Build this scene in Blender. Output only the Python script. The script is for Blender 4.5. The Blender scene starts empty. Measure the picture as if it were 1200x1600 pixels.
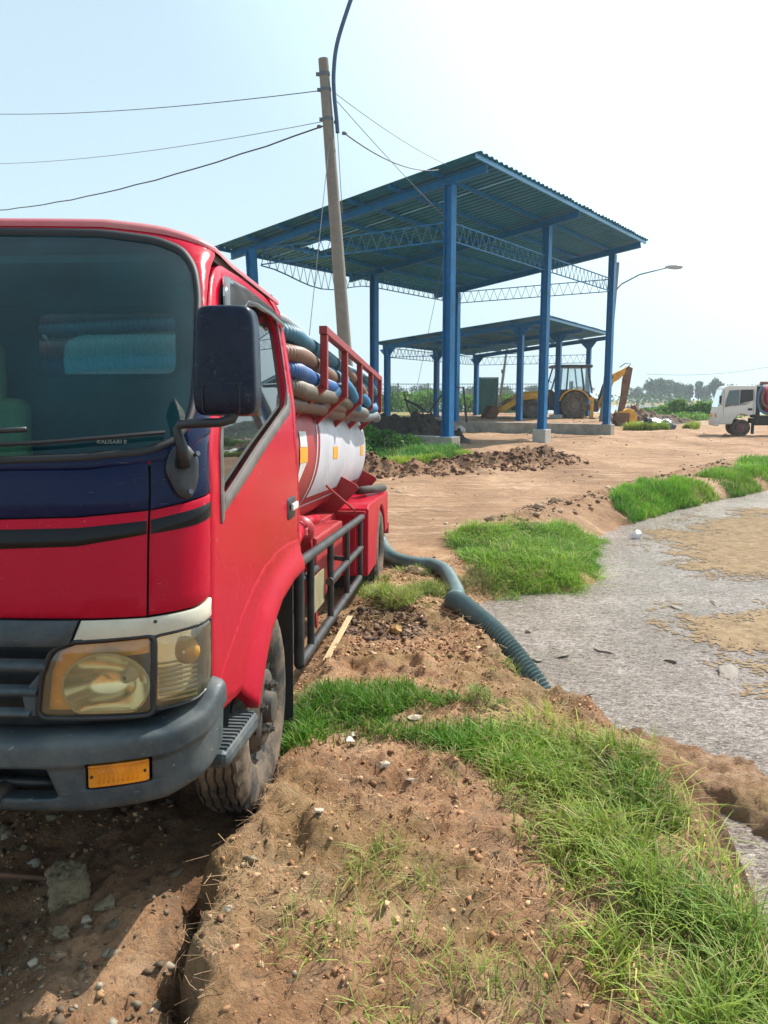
import bpy, bmesh, math, random
import numpy as np
from mathutils import Vector, Matrix, noise
from mathutils.geometry import delaunay_2d_cdt
random.seed(7); RNG = np.random.default_rng(11)
scene = bpy.context.scene
COL = scene.collection
R = math.radians
# ---------------------------------------------------------------- camera
cd = bpy.data.cameras.new('camera'); cam = bpy.data.objects.new('camera', cd); COL.objects.link(cam)
cam.location = (0, 0, 1.7); cam.rotation_euler = (math.pi / 2 - 0.142, 0, 0)
cd.sensor_fit = 'VERTICAL'; cd.sensor_height = 36; cd.lens = 36 * 1249 / 1600
cd.clip_start = 0.05; cd.clip_end = 6000
scene.camera = cam
# ---------------------------------------------------------------- world, sun, exposure
SUN_EL, SUN_AZ = R(48), R(48)      # azimuth clockwise from +Y
w = bpy.data.worlds.new('World'); scene.world = w; w.use_nodes = True
wn = w.node_tree.nodes; wl = w.node_tree.links; wn.clear()
sky = wn.new('ShaderNodeTexSky'); sky.sky_type = 'NISHITA'; sky.sun_disc = False
sky.sun_elevation = SUN_EL; sky.sun_rotation = SUN_AZ
sky.air_density = 1.0; sky.dust_density = 2.5; sky.ozone_density = 2.0; sky.altitude = 0
bg = wn.new('ShaderNodeBackground'); bg.inputs['Strength'].default_value = 0.12
wo = wn.new('ShaderNodeOutputWorld')
hzm = wn.new('ShaderNodeMix'); hzm.data_type = 'RGBA'; hzm.inputs[7].default_value = (4.3, 5.3, 5.6, 1)   # thin bright haze veil over the whole sky, thicker low down
wtc = wn.new('ShaderNodeTexCoord'); wsx = wn.new('ShaderNodeSeparateXYZ'); wl.new(wtc.outputs['Generated'], wsx.inputs[0])
wmr = wn.new('ShaderNodeMapRange'); wmr.inputs['From Min'].default_value = 0.0; wmr.inputs['From Max'].default_value = 0.75; wmr.inputs['To Min'].default_value = 0.9; wmr.inputs['To Max'].default_value = 0.45
wl.new(wsx.outputs[2], wmr.inputs[0]); wl.new(wmr.outputs[0], hzm.inputs[0]); wl.new(sky.outputs[0], hzm.inputs[6])
# the veil scatters forward: it is brighter round the sun
wdp = wn.new('ShaderNodeVectorMath'); wdp.operation = 'DOT_PRODUCT'; wdp.inputs[1].default_value = (math.sin(SUN_AZ) * math.cos(SUN_EL), math.cos(SUN_AZ) * math.cos(SUN_EL), math.sin(SUN_EL)); wl.new(wtc.outputs['Generated'], wdp.inputs[0])
wg = wn.new('ShaderNodeMapRange'); wg.interpolation_type = 'SMOOTHSTEP'; wg.inputs['From Min'].default_value = 0.55; wg.inputs['From Max'].default_value = 1.0; wg.inputs['To Min'].default_value = 1.0; wg.inputs['To Max'].default_value = 2.6; wl.new(wdp.outputs['Value'], wg.inputs[0])
wsc = wn.new('ShaderNodeVectorMath'); wsc.operation = 'SCALE'; wsc.inputs[0].default_value = (4.8, 6.3, 6.9); wl.new(wg.outputs[0], wsc.inputs['Scale']); wl.new(wsc.outputs[0], hzm.inputs[7])
wl.new(hzm.outputs[2], bg.inputs[0]); wl.new(bg.outputs[0], wo.inputs[0])
sd = bpy.data.lights.new('sun', 'SUN'); sd.energy = 5.0; sd.angle = R(0.6); sd.color = (1.0, 0.95, 0.86)
sun = bpy.data.objects.new('sun', sd); COL.objects.link(sun)
sv = Vector((math.sin(SUN_AZ) * math.cos(SUN_EL), math.cos(SUN_AZ) * math.cos(SUN_EL), math.sin(SUN_EL)))
sun.rotation_euler = sv.to_track_quat('Z', 'Y').to_euler()
sun.location = (20, 20, 40)
scene.view_settings.view_transform = 'Standard'; scene.view_settings.look = 'None'
scene.view_settings.gamma = 1; scene.view_settings.use_curve_mapping = False
scene.view_settings.exposure = 0.40
scene.render.engine = 'CYCLES'
scene.cycles.max_bounces = 8; scene.cycles.transparent_max_bounces = 16

# ---------------------------------------------------------------- materials
def s2l(c):
    return tuple(((x / 255) / 12.92 if x / 255 <= 0.04045 else ((x / 255 + 0.055) / 1.055) ** 2.4) for x in c)
MATS = {}
def mat(name, col, rough=0.6, metal=0.0, var=0.15, scale=6.0, bump=0.0, bscale=60.0, dirt=None, dirt_amt=0.0,
        dscale=3.0, spec=0.5, coat=0.0, coords='Object', stretch=None, bdist=0.01, trans=0.0, zdirt=None, scr=None):
    """Principled with noisy colour, optional dirt blotches, optional dirt towards the bottom (zdirt=(z0,z1))."""
    if name in MATS: return MATS[name]
    m = bpy.data.materials.new(name); m.use_nodes = True; N = m.node_tree.nodes; L = m.node_tree.links
    b = N['Principled BSDF']
    tc = N.new('ShaderNodeTexCoord'); src = tc.outputs[coords]
    if stretch:
        mp = N.new('ShaderNodeMapping'); mp.inputs['Scale'].default_value = stretch; L.new(src, mp.inputs[0]); src = mp.outputs[0]
    n1 = N.new('ShaderNodeTexNoise'); n1.inputs['Scale'].default_value = scale; n1.inputs['Detail'].default_value = 6; n1.inputs['Roughness'].default_value = 0.65
    L.new(src, n1.inputs[0])
    rp = N.new('ShaderNodeValToRGB'); c = Vector(col[:3])
    rp.color_ramp.elements[0].position = 0.3; rp.color_ramp.elements[1].position = 0.7
    rp.color_ramp.elements[0].color = (*[max(0, x * (1 - var)) for x in c], 1)
    rp.color_ramp.elements[1].color = (*[min(1, x * (1 + var)) for x in c], 1)
    L.new(n1.outputs[0], rp.inputs[0]); out = rp.outputs[0]
    rgh = N.new('ShaderNodeMapRange'); rgh.inputs['To Min'].default_value = max(0.02, rough - 0.08); rgh.inputs['To Max'].default_value = min(1, rough + 0.08)
    L.new(n1.outputs[0], rgh.inputs[0]); rout = rgh.outputs[0]
    if dirt is not None:
        n2 = N.new('ShaderNodeTexNoise'); n2.inputs['Scale'].default_value = dscale; n2.inputs['Detail'].default_value = 9; n2.inputs['Roughness'].default_value = 0.75
        L.new(src, n2.inputs[0])
        r2 = N.new('ShaderNodeMapRange'); r2.inputs['From Min'].default_value = 0.42; r2.inputs['From Max'].default_value = 0.75
        r2.inputs['To Min'].default_value = 0; r2.inputs['To Max'].default_value = dirt_amt
        L.new(n2.outputs[0], r2.inputs[0]); f = r2.outputs[0]
        if zdirt:
            sx = N.new('ShaderNodeSeparateXYZ'); L.new(tc.outputs['Object'], sx.inputs[0])
            mz = N.new('ShaderNodeMapRange'); mz.inputs['From Min'].default_value = zdirt[0]; mz.inputs['From Max'].default_value = zdirt[1]
            mz.inputs['To Min'].default_value = 1; mz.inputs['To Max'].default_value = 0; L.new(sx.outputs[2], mz.inputs[0])
            mu = N.new('ShaderNodeMath'); mu.operation = 'MULTIPLY'; L.new(mz.outputs[0], mu.inputs[0]); L.new(n2.outputs[0], mu.inputs[1])
            ad = N.new('ShaderNodeMath'); ad.operation = 'ADD'; ad.use_clamp = True; L.new(mu.outputs[0], ad.inputs[0]); L.new(f, ad.inputs[1]); f = ad.outputs[0]
        mx = N.new('ShaderNodeMix'); mx.data_type = 'RGBA'; L.new(f, mx.inputs[0]); L.new(out, mx.inputs[6]); mx.inputs[7].default_value = (*dirt, 1)
        out = mx.outputs[2]
        mr = N.new('ShaderNodeMix'); mr.data_type = 'FLOAT'; L.new(f, mr.inputs[0]); L.new(rout, mr.inputs[2]); mr.inputs[3].default_value = 0.9; rout = mr.outputs[0]
    if scr:
        for st_, sc_, lo in (((1, 1, 9), 26, .70), ((7, 1, 1.4), 22, .715), ((1, 1, 1), 40, .73)):
            mp2 = N.new('ShaderNodeMapping'); mp2.inputs['Scale'].default_value = st_; mp2.inputs['Rotation'].default_value = (.3, .5, .2); L.new(tc.outputs['Object'], mp2.inputs[0])
            n4 = N.new('ShaderNodeTexNoise'); n4.inputs['Scale'].default_value = sc_; n4.inputs['Detail'].default_value = 3; L.new(mp2.outputs[0], n4.inputs[0])
            m4 = N.new('ShaderNodeMapRange'); m4.inputs['From Min'].default_value = lo; m4.inputs['From Max'].default_value = lo + .05; m4.inputs['To Max'].default_value = scr[1]; L.new(n4.outputs[0], m4.inputs[0])
            x4 = N.new('ShaderNodeMix'); x4.data_type = 'RGBA'; L.new(m4.outputs[0], x4.inputs[0]); L.new(out, x4.inputs[6]); x4.inputs[7].default_value = (*scr[0], 1); out = x4.outputs[2]
    L.new(out, b.inputs['Base Color']); L.new(rout, b.inputs['Roughness'])
    b.inputs['Metallic'].default_value = metal; b.inputs['Specular IOR Level'].default_value = spec
    if coat: b.inputs['Coat Weight'].default_value = coat; b.inputs['Coat Roughness'].default_value = 0.12
    if bump:
        n3 = N.new('ShaderNodeTexNoise'); n3.inputs['Scale'].default_value = bscale; n3.inputs['Detail'].default_value = 5; L.new(src, n3.inputs[0])
        bp = N.new('ShaderNodeBump'); bp.inputs['Strength'].default_value = bump; bp.inputs['Distance'].default_value = bdist
        L.new(n3.outputs[0], bp.inputs['Height']); L.new(bp.outputs[0], b.inputs['Normal'])
    MATS[name] = m; return m
def glassmat(name, tint, gloss=0.25, rough=0.02, dirtc=None, dirtf=0.0, ior=1.5):
    m = bpy.data.materials.new(name); m.use_nodes = True; N = m.node_tree.nodes; L = m.node_tree.links
    N.remove(N['Principled BSDF']); out = N['Material Output']
    t = N.new('ShaderNodeBsdfTransparent'); t.inputs[0].default_value = (*tint, 1)
    g = N.new('ShaderNodeBsdfGlossy'); g.inputs['Roughness'].default_value = rough; g.inputs[0].default_value = (0.95, 0.97, 0.97, 1)
    fr = N.new('ShaderNodeFresnel'); fr.inputs[0].default_value = ior
    ad = N.new('ShaderNodeMath'); ad.operation = 'MULTIPLY_ADD'; ad.inputs[1].default_value = 1 - gloss; ad.inputs[2].default_value = gloss; ad.use_clamp = True
    L.new(fr.outputs[0], ad.inputs[0])
    mx = N.new('ShaderNodeMixShader'); L.new(ad.outputs[0], mx.inputs[0]); L.new(t.outputs[0], mx.inputs[1]); L.new(g.outputs[0], mx.inputs[2])
    last = mx.outputs[0]
    if dirtf:
        d = N.new('ShaderNodeBsdfDiffuse'); d.inputs[0].default_value = (*dirtc, 1)
        tc = N.new('ShaderNodeTexCoord'); n = N.new('ShaderNodeTexNoise'); n.inputs['Scale'].default_value = 5; n.inputs['Detail'].default_value = 8; L.new(tc.outputs['Object'], n.inputs[0])
        r = N.new('ShaderNodeMapRange'); r.inputs['From Min'].default_value = 0.35; r.inputs['From Max'].default_value = 0.8; r.inputs['To Min'].default_value = dirtf * 0.4; r.inputs['To Max'].default_value = dirtf
        L.new(n.outputs[0], r.inputs[0]); m2 = N.new('ShaderNodeMixShader'); L.new(r.outputs[0], m2.inputs[0]); L.new(last, m2.inputs[1]); L.new(d.outputs[0], m2.inputs[2]); last = m2.outputs[0]
    L.new(last, out.inputs[0]); return m

# ---------------------------------------------------------------- object helpers
def tag(o, label=None, cat=None, group=None, kind=None):
    if label: o['label'] = label
    if cat: o['category'] = cat
    if group: o['group'] = group
    if kind: o['kind'] = kind
    return o
def thing(name, label, cat, loc=(0, 0, 0), rot=(0, 0, 0), group=None):
    o = bpy.data.objects.new(name, None); COL.objects.link(o); o.location = loc; o.rotation_euler = rot
    o.empty_display_size = 0.2
    return tag(o, label, cat, group)
def link(name, me, m, parent=None, smooth=False, bevel=0.0, seg=2):
    if m is not None and not me.materials: me.materials.append(m)
    if smooth: me.shade_smooth() if hasattr(me, 'shade_smooth') else None
    o = bpy.data.objects.new(name, me); COL.objects.link(o)
    if parent is not None: o.parent = parent
    if bevel:
        b = o.modifiers.new('bevel', 'BEVEL'); b.width = bevel; b.segments = seg; b.limit_method = 'ANGLE'; b.angle_limit = R(40); b.harden_normals = False
    return o
def copy_tree(o, parent=None):
    c = o.copy(); COL.objects.link(c)
    if parent is not None: c.parent = parent
    for ch in o.children: copy_tree(ch, c)
    return c
class B:
    def __init__(s): s.v = []; s.f = []
    def add(s, vs, fs):
        o = len(s.v); s.v += [tuple(v) for v in vs]; s.f += [tuple(i + o for i in f) for f in fs]; return s
    def box(s, x0, x1, y0, y1, z0, z1):
        return s.add([(x0, y0, z0), (x1, y0, z0), (x1, y1, z0), (x0, y1, z0), (x0, y0, z1), (x1, y0, z1), (x1, y1, z1), (x0, y1, z1)],
                     [(0, 3, 2, 1), (4, 5, 6, 7), (0, 1, 5, 4), (1, 2, 6, 5), (2, 3, 7, 6), (3, 0, 4, 7)])
    def beam(s, p0, p1, wd, ht, up=(0, 0, 1)):
        p0, p1, up = Vector(p0), Vector(p1), Vector(up); d = (p1 - p0).normalized()
        if abs(d.dot(up)) > 0.99: up = Vector((0, 1, 0))
        sx = d.cross(up).normalized(); sz = sx.cross(d).normalized(); vs = []
        for p in (p0, p1):
            for a, b in ((-1, -1), (1, -1), (1, 1), (-1, 1)): vs.append(p + sx * a * wd / 2 + sz * b * ht / 2)
        return s.add(vs, [(3, 2, 1, 0), (4, 5, 6, 7), (0, 1, 5, 4), (1, 2, 6, 5), (2, 3, 7, 6), (3, 0, 4, 7)])
    def tube(s, pts, r, n=8, cap=True, closed=False):
        pts = [Vector(p) for p in pts]; k = len(pts); rs = r if hasattr(r, '__len__') else [r] * k
        vs = []; fs = []; prev = None
        for i, p in enumerate(pts):
            t = (pts[min(i + 1, k - 1)] - pts[max(i - 1, 0)]) if not closed else (pts[(i + 1) % k] - pts[i - 1])
            t.normalize()
            if prev is None:
                a = Vector((0, 0, 1)) if abs(t.z) < 0.9 else Vector((1, 0, 0)); u = t.cross(a).normalized()
            else:
                u = (prev - t * prev.dot(t)).normalized()
            prev = u; v = t.cross(u)
            for j in range(n):
                an = 2 * math.pi * j / n; vs.append(p + (u * math.cos(an) + v * math.sin(an)) * rs[i])
        for i in range(k - 1 if not closed else k):
            for j in range(n):
                a = i * n + j; b = i * n + (j + 1) % n; c = ((i + 1) % k) * n
                fs.append((a, b, c + (j + 1) % n, c + j))
        if cap and not closed: fs.append(tuple(range(n))[::-1]); fs.append(tuple((k - 1) * n + j for j in range(n)))
        return s.add(vs, fs)
    def prism(s, poly, axis, a0, a1):
        """polygon in the two other axes (in order x,y,z without `axis`), extruded from a0 to a1."""
        vs = []; n = len(poly)
        for a in (a0, a1):
            for p, q in poly:
                vs.append({'x': (a, p, q), 'y': (p, a, q), 'z': (p, q, a)}[axis])
        fs = [tuple(range(n))[::-1], tuple(range(n, 2 * n))] + [(i, (i + 1) % n, n + (i + 1) % n, n + i) for i in range(n)]
        return s.add(vs, fs)
    def lathe(s, prof, axis='x', n=32, c=(0, 0, 0), cap=False):
        """prof: (along, radius) list revolved about `axis` through c."""
        vs = []; fs = []; k = len(prof)
        for a, r in prof:
            for j in range(n):
                t = 2 * math.pi * j / n; u, v = r * math.cos(t), r * math.sin(t)
                p = {'x': (a, u, v), 'y': (u, a, v), 'z': (u, v, a)}[axis]
                vs.append((p[0] + c[0], p[1] + c[1], p[2] + c[2]))
        for i in range(k - 1):
            for j in range(n): fs.append((i * n + j, i * n + (j + 1) % n, (i + 1) * n + (j + 1) % n, (i + 1) * n + j))
        if cap: fs.append(tuple(range(n))[::-1]); fs.append(tuple((k - 1) * n + j for j in range(n)))
        return s.add(vs, fs)
    def grid(s, fn, nu, nv):
        vs = [fn(i / nu, j / nv) for i in range(nu + 1) for j in range(nv + 1)]
        fs = [(i * (nv + 1) + j, (i + 1) * (nv + 1) + j, (i + 1) * (nv + 1) + j + 1, i * (nv + 1) + j + 1) for i in range(nu) for j in range(nv)]
        return s.add(vs, fs)
    def xf(s, M):
        s.v = [tuple(M @ Vector(v)) for v in s.v]; return s
    def mesh(s, name, recalc=True):
        me = bpy.data.meshes.new(name); me.from_pydata(s.v, [], s.f); me.update()
        if recalc:
            bm = bmesh.new(); bm.from_mesh(me); bmesh.ops.recalc_face_normals(bm, faces=bm.faces); bm.to_mesh(me); bm.free()
        return me
    def make(s, name, m, parent=None, smooth=False, bevel=0.0, seg=2, ang=None):
        me = s.mesh(name)
        if smooth: me.polygons.foreach_set('use_smooth', [True] * len(me.polygons))
        if smooth and ang:
            bm = bmesh.new(); bm.from_mesh(me)
            for e in bm.edges:
                if len(e.link_faces) == 2 and e.calc_face_angle(0) > R(ang): e.smooth = False
            bm.to_mesh(me); bm.free()
        return link(name, me, m, parent, bevel=bevel, seg=seg)
def catmull(P, k=8, closed=False):
    P = [Vector(p) for p in P]; o = []; n = len(P)
    for i in range(n if closed else n - 1):
        if closed: p0, p1, p2, p3 = P[i - 1], P[i], P[(i + 1) % n], P[(i + 2) % n]
        else: p0, p1, p2, p3 = P[max(i - 1, 0)], P[i], P[i + 1], P[min(i + 2, n - 1)]
        for j in range(k):
            t = j / k; o.append(.5 * ((2 * p1) + (p2 - p0) * t + (2 * p0 - 5 * p1 + 4 * p2 - p3) * t * t + (3 * p1 - p0 - 3 * p2 + p3) * t ** 3))
    if not closed: o.append(P[-1])
    return o
def npmesh(name, V, F, m, smooth=False, cols=None, parent=None):
    """V (n,3), F (k,3|4) numpy; cols (n,3) float vertex colours -> attribute 'col'."""
    me = bpy.data.meshes.new(name); V = np.asarray(V, np.float32); F = np.asarray(F, np.int32); k = F.shape[1]
    me.vertices.add(len(V)); me.vertices.foreach_set('co', V.ravel())
    me.loops.add(F.size); me.loops.foreach_set('vertex_index', F.ravel())
    me.polygons.add(len(F)); me.polygons.foreach_set('loop_start', np.arange(0, F.size, k, dtype=np.int32))
    me.update(calc_edges=True)
    if smooth: me.polygons.foreach_set('use_smooth', np.ones(len(F), bool))
    if cols is not None:
        a = me.attributes.new('col', 'FLOAT_COLOR', 'POINT'); c4 = np.ones((len(V), 4), np.float32); c4[:, :3] = cols; a.data.foreach_set('color', c4.ravel())
    me.materials.append(m); o = bpy.data.objects.new(name, me); COL.objects.link(o)
    if parent is not None: o.parent = parent
    return o

# ---------------------------------------------------------------- numpy noise
def _h(ix, iy, s):
    n = (ix.astype(np.int64) * 374761393 + iy.astype(np.int64) * 668265263 + s * 1442695041) & 0x7fffffff
    n = ((n ^ (n >> 13)) * 1274126177) & 0x7fffffff
    return ((n ^ (n >> 16)) & 0xffffff) / float(0xffffff)
def vn(x, y, s=0):
    x = np.asarray(x, float); y = np.asarray(y, float)
    ix = np.floor(x); iy = np.floor(y); fx = x - ix; fy = y - iy; fx = fx * fx * (3 - 2 * fx); fy = fy * fy * (3 - 2 * fy)
    ix = ix.astype(np.int64); iy = iy.astype(np.int64)
    return ((_h(ix, iy, s) * (1 - fx) + _h(ix + 1, iy, s) * fx) * (1 - fy) + (_h(ix, iy + 1, s) * (1 - fx) + _h(ix + 1, iy + 1, s) * fx) * fy) * 2 - 1
def fbm(x, y, f, o=4, s=0, g=0.5):
    a = 1; t = 0
    for i in range(o): t = t + a * vn(x * f, y * f, s + i * 17); f *= 2.03; a *= g
    return t
def sst(x, a, b):
    t = np.clip((x - a) / (b - a), 0, 1); return t * t * (3 - 2 * t)
def inpoly(x, y, P):
    x = np.asarray(x, float); y = np.asarray(y, float); c = np.zeros(x.shape, bool); n = len(P)
    for i in range(n):
        x0, y0 = P[i]; x1, y1 = P[i - 1]
        if y0 == y1: continue
        k = ((y0 > y) != (y1 > y)) & (x < (x1 - x0) * (y - y0) / (y1 - y0) + x0); c ^= k
    return c
def pdist(x, y, P, closed=True):
    x = np.asarray(x, float); y = np.asarray(y, float); d = np.full(x.shape, 1e9); n = len(P)
    for i in range(n if closed else n - 1):
        ax, ay = P[i]; bx, by = P[(i + 1) % n]; ex, ey = bx - ax, by - ay; l = ex * ex + ey * ey + 1e-12
        t = np.clip(((x - ax) * ex + (y - ay) * ey) / l, 0, 1); d = np.minimum(d, np.hypot(x - ax - t * ex, y - ay - t * ey))
    return d
def sd_poly(x, y, P):
    d = pdist(x, y, P); return np.where(inpoly(x, y, P), -d, d)

# ---------------------------------------------------------------- terrain
WATER = -0.30
POND = [(1.12, 7.3), (1.02, 6.3), (0.98, 5.5), (0.96, 4.95), (1.04, 4.45), (1.18, 4.2), (1.36, 3.85), (1.42, 3.5), (1.5, 3.0), (1.4, 2.5), (1.35, 1.5), (1.5, 0), (1.5, -8), (16, -8),
        (18, 8), (17, 17), (14, 20.5), (11, 19.2), (8.44, 17.0), (7.0, 15.6), (5.2, 13.7), (4.0, 12.0), (3.45, 11.2), (3.2, 10.3), (2.9, 9.2), (2.72, 8.3), (2.2, 7.75), (1.6, 7.6)]
def hts(x, y):
    """ground height and masks"""
    x = np.asarray(x, float); y = np.asarray(y, float)
    zt = np.interp(y, [-10, 0, 2, 3, 5, 7.8, 9.5, 12, 16, 22], [.05, .05, .09, .13, .04, -.135, -.10, -.04, 0, 0])
    zb = np.interp(y, [-10, 0, 2, 3, 4, 5, 6, 7, 8, 9.5, 12, 16], [.2, .22, .22, .225, .17, .10, .05, .0, -.04, -.09, -.04, 0])
    xe = np.interp(y, [1.5, 2.2, 2.5, 3, 3.5, 4.5, 6, 9], [-.42, -.54, -.52, -.44, -.42, -.40, -.3, -.2])
    xe = xe + 0.04 * vn(x * 0 + y * 5, y * 0, 5) + 0.025 * vn(y * 17, x * 3, 6)
    wd = np.interp(y, [2, 3.3, 3.8, 6, 9], [.05, .06, .16, .4, 1.0])
    k = sst(x, xe - wd, xe + wd * .4)
    nearf = sst(-y, -9, -5)
    z = zt * (1 - k) + zb * k
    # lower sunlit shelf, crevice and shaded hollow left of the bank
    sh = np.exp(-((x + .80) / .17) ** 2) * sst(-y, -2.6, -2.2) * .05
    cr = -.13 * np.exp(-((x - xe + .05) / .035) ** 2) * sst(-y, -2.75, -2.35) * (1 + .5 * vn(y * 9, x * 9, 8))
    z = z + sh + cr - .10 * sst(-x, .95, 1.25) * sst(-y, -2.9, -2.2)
    # pushed-up rims
    z = z + .03 * np.exp(-((x - xe - .09) / .08) ** 2) * nearf
    # general roughness
    rough = .022 * fbm(x, y, 1.3, 3, 1) + .016 * fbm(x, y, 6, 4, 2) * sst(-y, -12, -6)
    chunk = np.abs(fbm(x, y, 11, 3, 3)) * .02 * sst(-y, -8, -3.5)
    clod = np.maximum(0, fbm(x, y, 4.3, 3, 41) - .35) * .07 * sst(x, -.5, -.2) * sst(-y, -9, -6)
    micro = (.017 * np.abs(fbm(x, y, 21, 3, 44, .7)) + .020 * np.maximum(0, fbm(x, y, 13, 3, 45, .6) - .05)) * sst(-y, -7, -4.5)
    z = z + rough + (chunk + clod) * (0.35 + 0.65 * k) + micro - .008
    # dark churned hole beside the side guard
    hd = np.hypot((x + .02) / .32, (y - 5.75) / .5); hole = np.exp(-hd ** 2)
    z = z - .10 * hole + .06 * hole * fbm(x, y, 9, 3, 9)
    # gentle wheel tracks on the road
    z = z + sst(y, 9, 12) * .03 * np.abs(fbm((x - .45 * y) * 1.6, (x + y) * .10, 1.0, 4, 23, .6)) + sst(y, 9, 12) * .02 * fbm((x - .55 * y) * .9, (x + y) * .12, 1.0, 3, 21)
    # rim of crumbly earth between road and pond grass
    rim = pdist(x, y, [(1.1, 9.9), (2.0, 11.4), (3.2, 13.0), (4.2, 14.4), (6.2, 16.9), (9.0, 20.5)], False)
    rm = np.exp(-(rim / .38) ** 2); z = z + rm * (.07 + .07 * np.abs(fbm(x, y, 3.3, 3, 31)))
    # churned reddish mud bank below the shed plinth
    mb = pdist(x, y, [(-3.5, 17.2), (-.2, 17.6), (1.6, 18.6), (3.9, 20.6), (4.6, 21.8)], False)
    mm = np.exp(-(mb / .85) ** 2); lum = np.abs(fbm(x, y, 1.6, 4, 51))
    z = z + mm * (.06 + .36 * lum)
    # weedy slope and terrace under the plinth
    tr = sst(y - (22.6 - .72 * x), -2.8, -.8) * sst(-x, -2.6, -1.9)
    z = z + .10 * tr
    # compound inside the retaining wall is 0.45 higher
    u = (.573, .819); vx, vy = -.819, .573
    b_ = (x - 10.15) * u[0] + (y - 36.71) * u[1]; a_ = (x - 10.15) * vx + (y - 36.71) * vy
    comp = sst(b_, .05, .18) * sst(-((x - 10.15) * .963 - (y - 36.71) * .27), -.35, -.1) * sst(-y, -75, -66)
    z = z + .46 * comp
    # pond
    D = 1e3 * np.ones_like(z); q = (x > -1.5) & (x < 24) & (y < 27) & (y > -14)
    if q.any():
        D[q] = sd_poly(x[q], y[q], POND)
    D = D + .05 * fbm(x, y, 3, 3, 61) + .02 * fbm(x, y, 14, 2, 62)
    bank = sst(D, -.25, np.interp(y, [2, 5, 7, 8, 11, 20], [.42, .34, .7, 1.1, 1.0, .7]))
    z = np.where(D < 1.2, (-.62) * (1 - bank) + z * bank, z)
    z = z + np.exp(-((D - .12) / .28) ** 2) * (.055 * np.abs(fbm(x, y, 5.5, 4, 91, .6)) - .01) * sst(-y, -22, -9)
    # mud spit in the near right of the pond
    sp = pdist(x, y, [(1.30, 4.18), (1.58, 4.2), (1.86, 3.74), (2.1, 3.3)], False)
    spz = -.255 + .045 * fbm(x, y, 4, 5, 71, .6) + .03 * np.abs(fbm(x, y, 12, 4, 73, .7)) - .55 * sst(sp + .05 * fbm(x, y, 5, 3, 72), .17, .55)
    z = np.maximum(z, spz)
    # fish ponds / river far off
    fr = sst(y, 84, 90) * sst(-y, -252, -236); z = z - 1.4 * fr
    z = z - 6 * sst(y, 500, 2500)
    m = dict(k=k, rim=rm, mud=mm * sst(lum, 0.0, .35), hole=hole, D=D, comp=comp, spit=np.exp(-(sp / .3) ** 2), tr=tr, shelf=sh)
    return z, m
def hz(x, y): return float(hts(np.array([x]), np.array([y]))[0][0])

def axis_lines(segs):
    o = []
    for a, b, h0, h1 in segs:
        t = a; 
        while t < b - 1e-6:
            o.append(t); f = (t - a) / (b - a); t += h0 * (h1 / h0) ** f
    o.append(segs[-1][1]); return np.array(o)
def build_ground():
    xs = axis_lines([(-1500, -60, 240, 6), (-60, -12, 6, 1), (-12, -3, 1, .12), (-3, -1.4, .12, .03), (-1.4, 2.2, .019, .019), (2.2, 6, .03, .1), (6, 20, .12, .4), (20, 70, .45, 6), (70, 1500, 8, 240)])
    ys = axis_lines([(-120, -8, 24, 1.2), (-8, 1.4, 1.0, .05), (1.4, 4.6, .019, .021), (4.6, 9, .022, .05), (9, 22, .055, .13), (22, 46, .14, .5), (46, 100, .6, 3), (100, 300, 4, 16), (300, 3000, 20, 500)])
    X, Y = np.meshgrid(xs, ys, indexing='ij'); Z, m = hts(X.ravel(), Y.ravel())
    V = np.stack([X.ravel(), Y.ravel(), Z], 1); nx, ny = len(xs), len(ys)
    I = np.arange(nx * ny).reshape(nx, ny)
    F = np.stack([I[:-1, :-1], I[1:, :-1], I[1:, 1:], I[:-1, 1:]], -1).reshape(-1, 4)
    x, y = V[:, 0], V[:, 1]
    # colour masks: R = packed pale road, G = vegetation/straw tint, B = dark soil, wet shore, plus truck shade painted into the rut
    road = sst(y, 8.6, 10.2) * (1 - m['rim'] * .9) * (1 - sst(y, 70, 80))
    road = np.maximum(road * (1 - np.clip(m['mud'] * 1.5, 0, 1)) * (1 - m['tr']), .35 * sst(y, 4.4, 5.2) * (1 - m['k']))
    fl = sst(fbm(x, y, .25, 3, 81), -.1, .4) * sst(x - 8, 0, 6) * sst(y, 42, 50); road = road * (1 - .7 * fl)
    road = np.maximum(road, .75 * np.clip(m['spit'] * 1.6, 0, 1))
    veg = np.clip(m['tr'] + sst(y, 62, 75) * (1 - sst(y, 86, 90)) + sst(y, 240, 260), 0, 1) * .9 + fl * .5
    near = sst(-y, -9, -6) * m['k']
    veg = np.clip(veg + .30 * near * sst(fbm(x, y, 1.7, 3, 82), .0, .6) * sst(np.abs(m['D']), 0, .2), 0, 1)
    dark = np.clip(m['mud'] * .75 + m['hole'] * .8 + m['rim'] * .35 + sst(-m['D'], -.40, -.1) * .85 * (1 - m['spit']) + (1 - m['k']) * sst(-y, -4.4, -3.6) * .45 * (1 - np.clip(m['shelf'] * 25, 0, 1)) + .6 * sst(-z_rel(x, y), .05, .12), 0, 1)  # rut term paints the truck's shade into the soil, sparing the sunlit shelf
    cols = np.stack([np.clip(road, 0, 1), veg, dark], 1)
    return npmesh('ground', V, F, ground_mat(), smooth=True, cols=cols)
def z_rel(x, y):
    return x * 0
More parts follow.
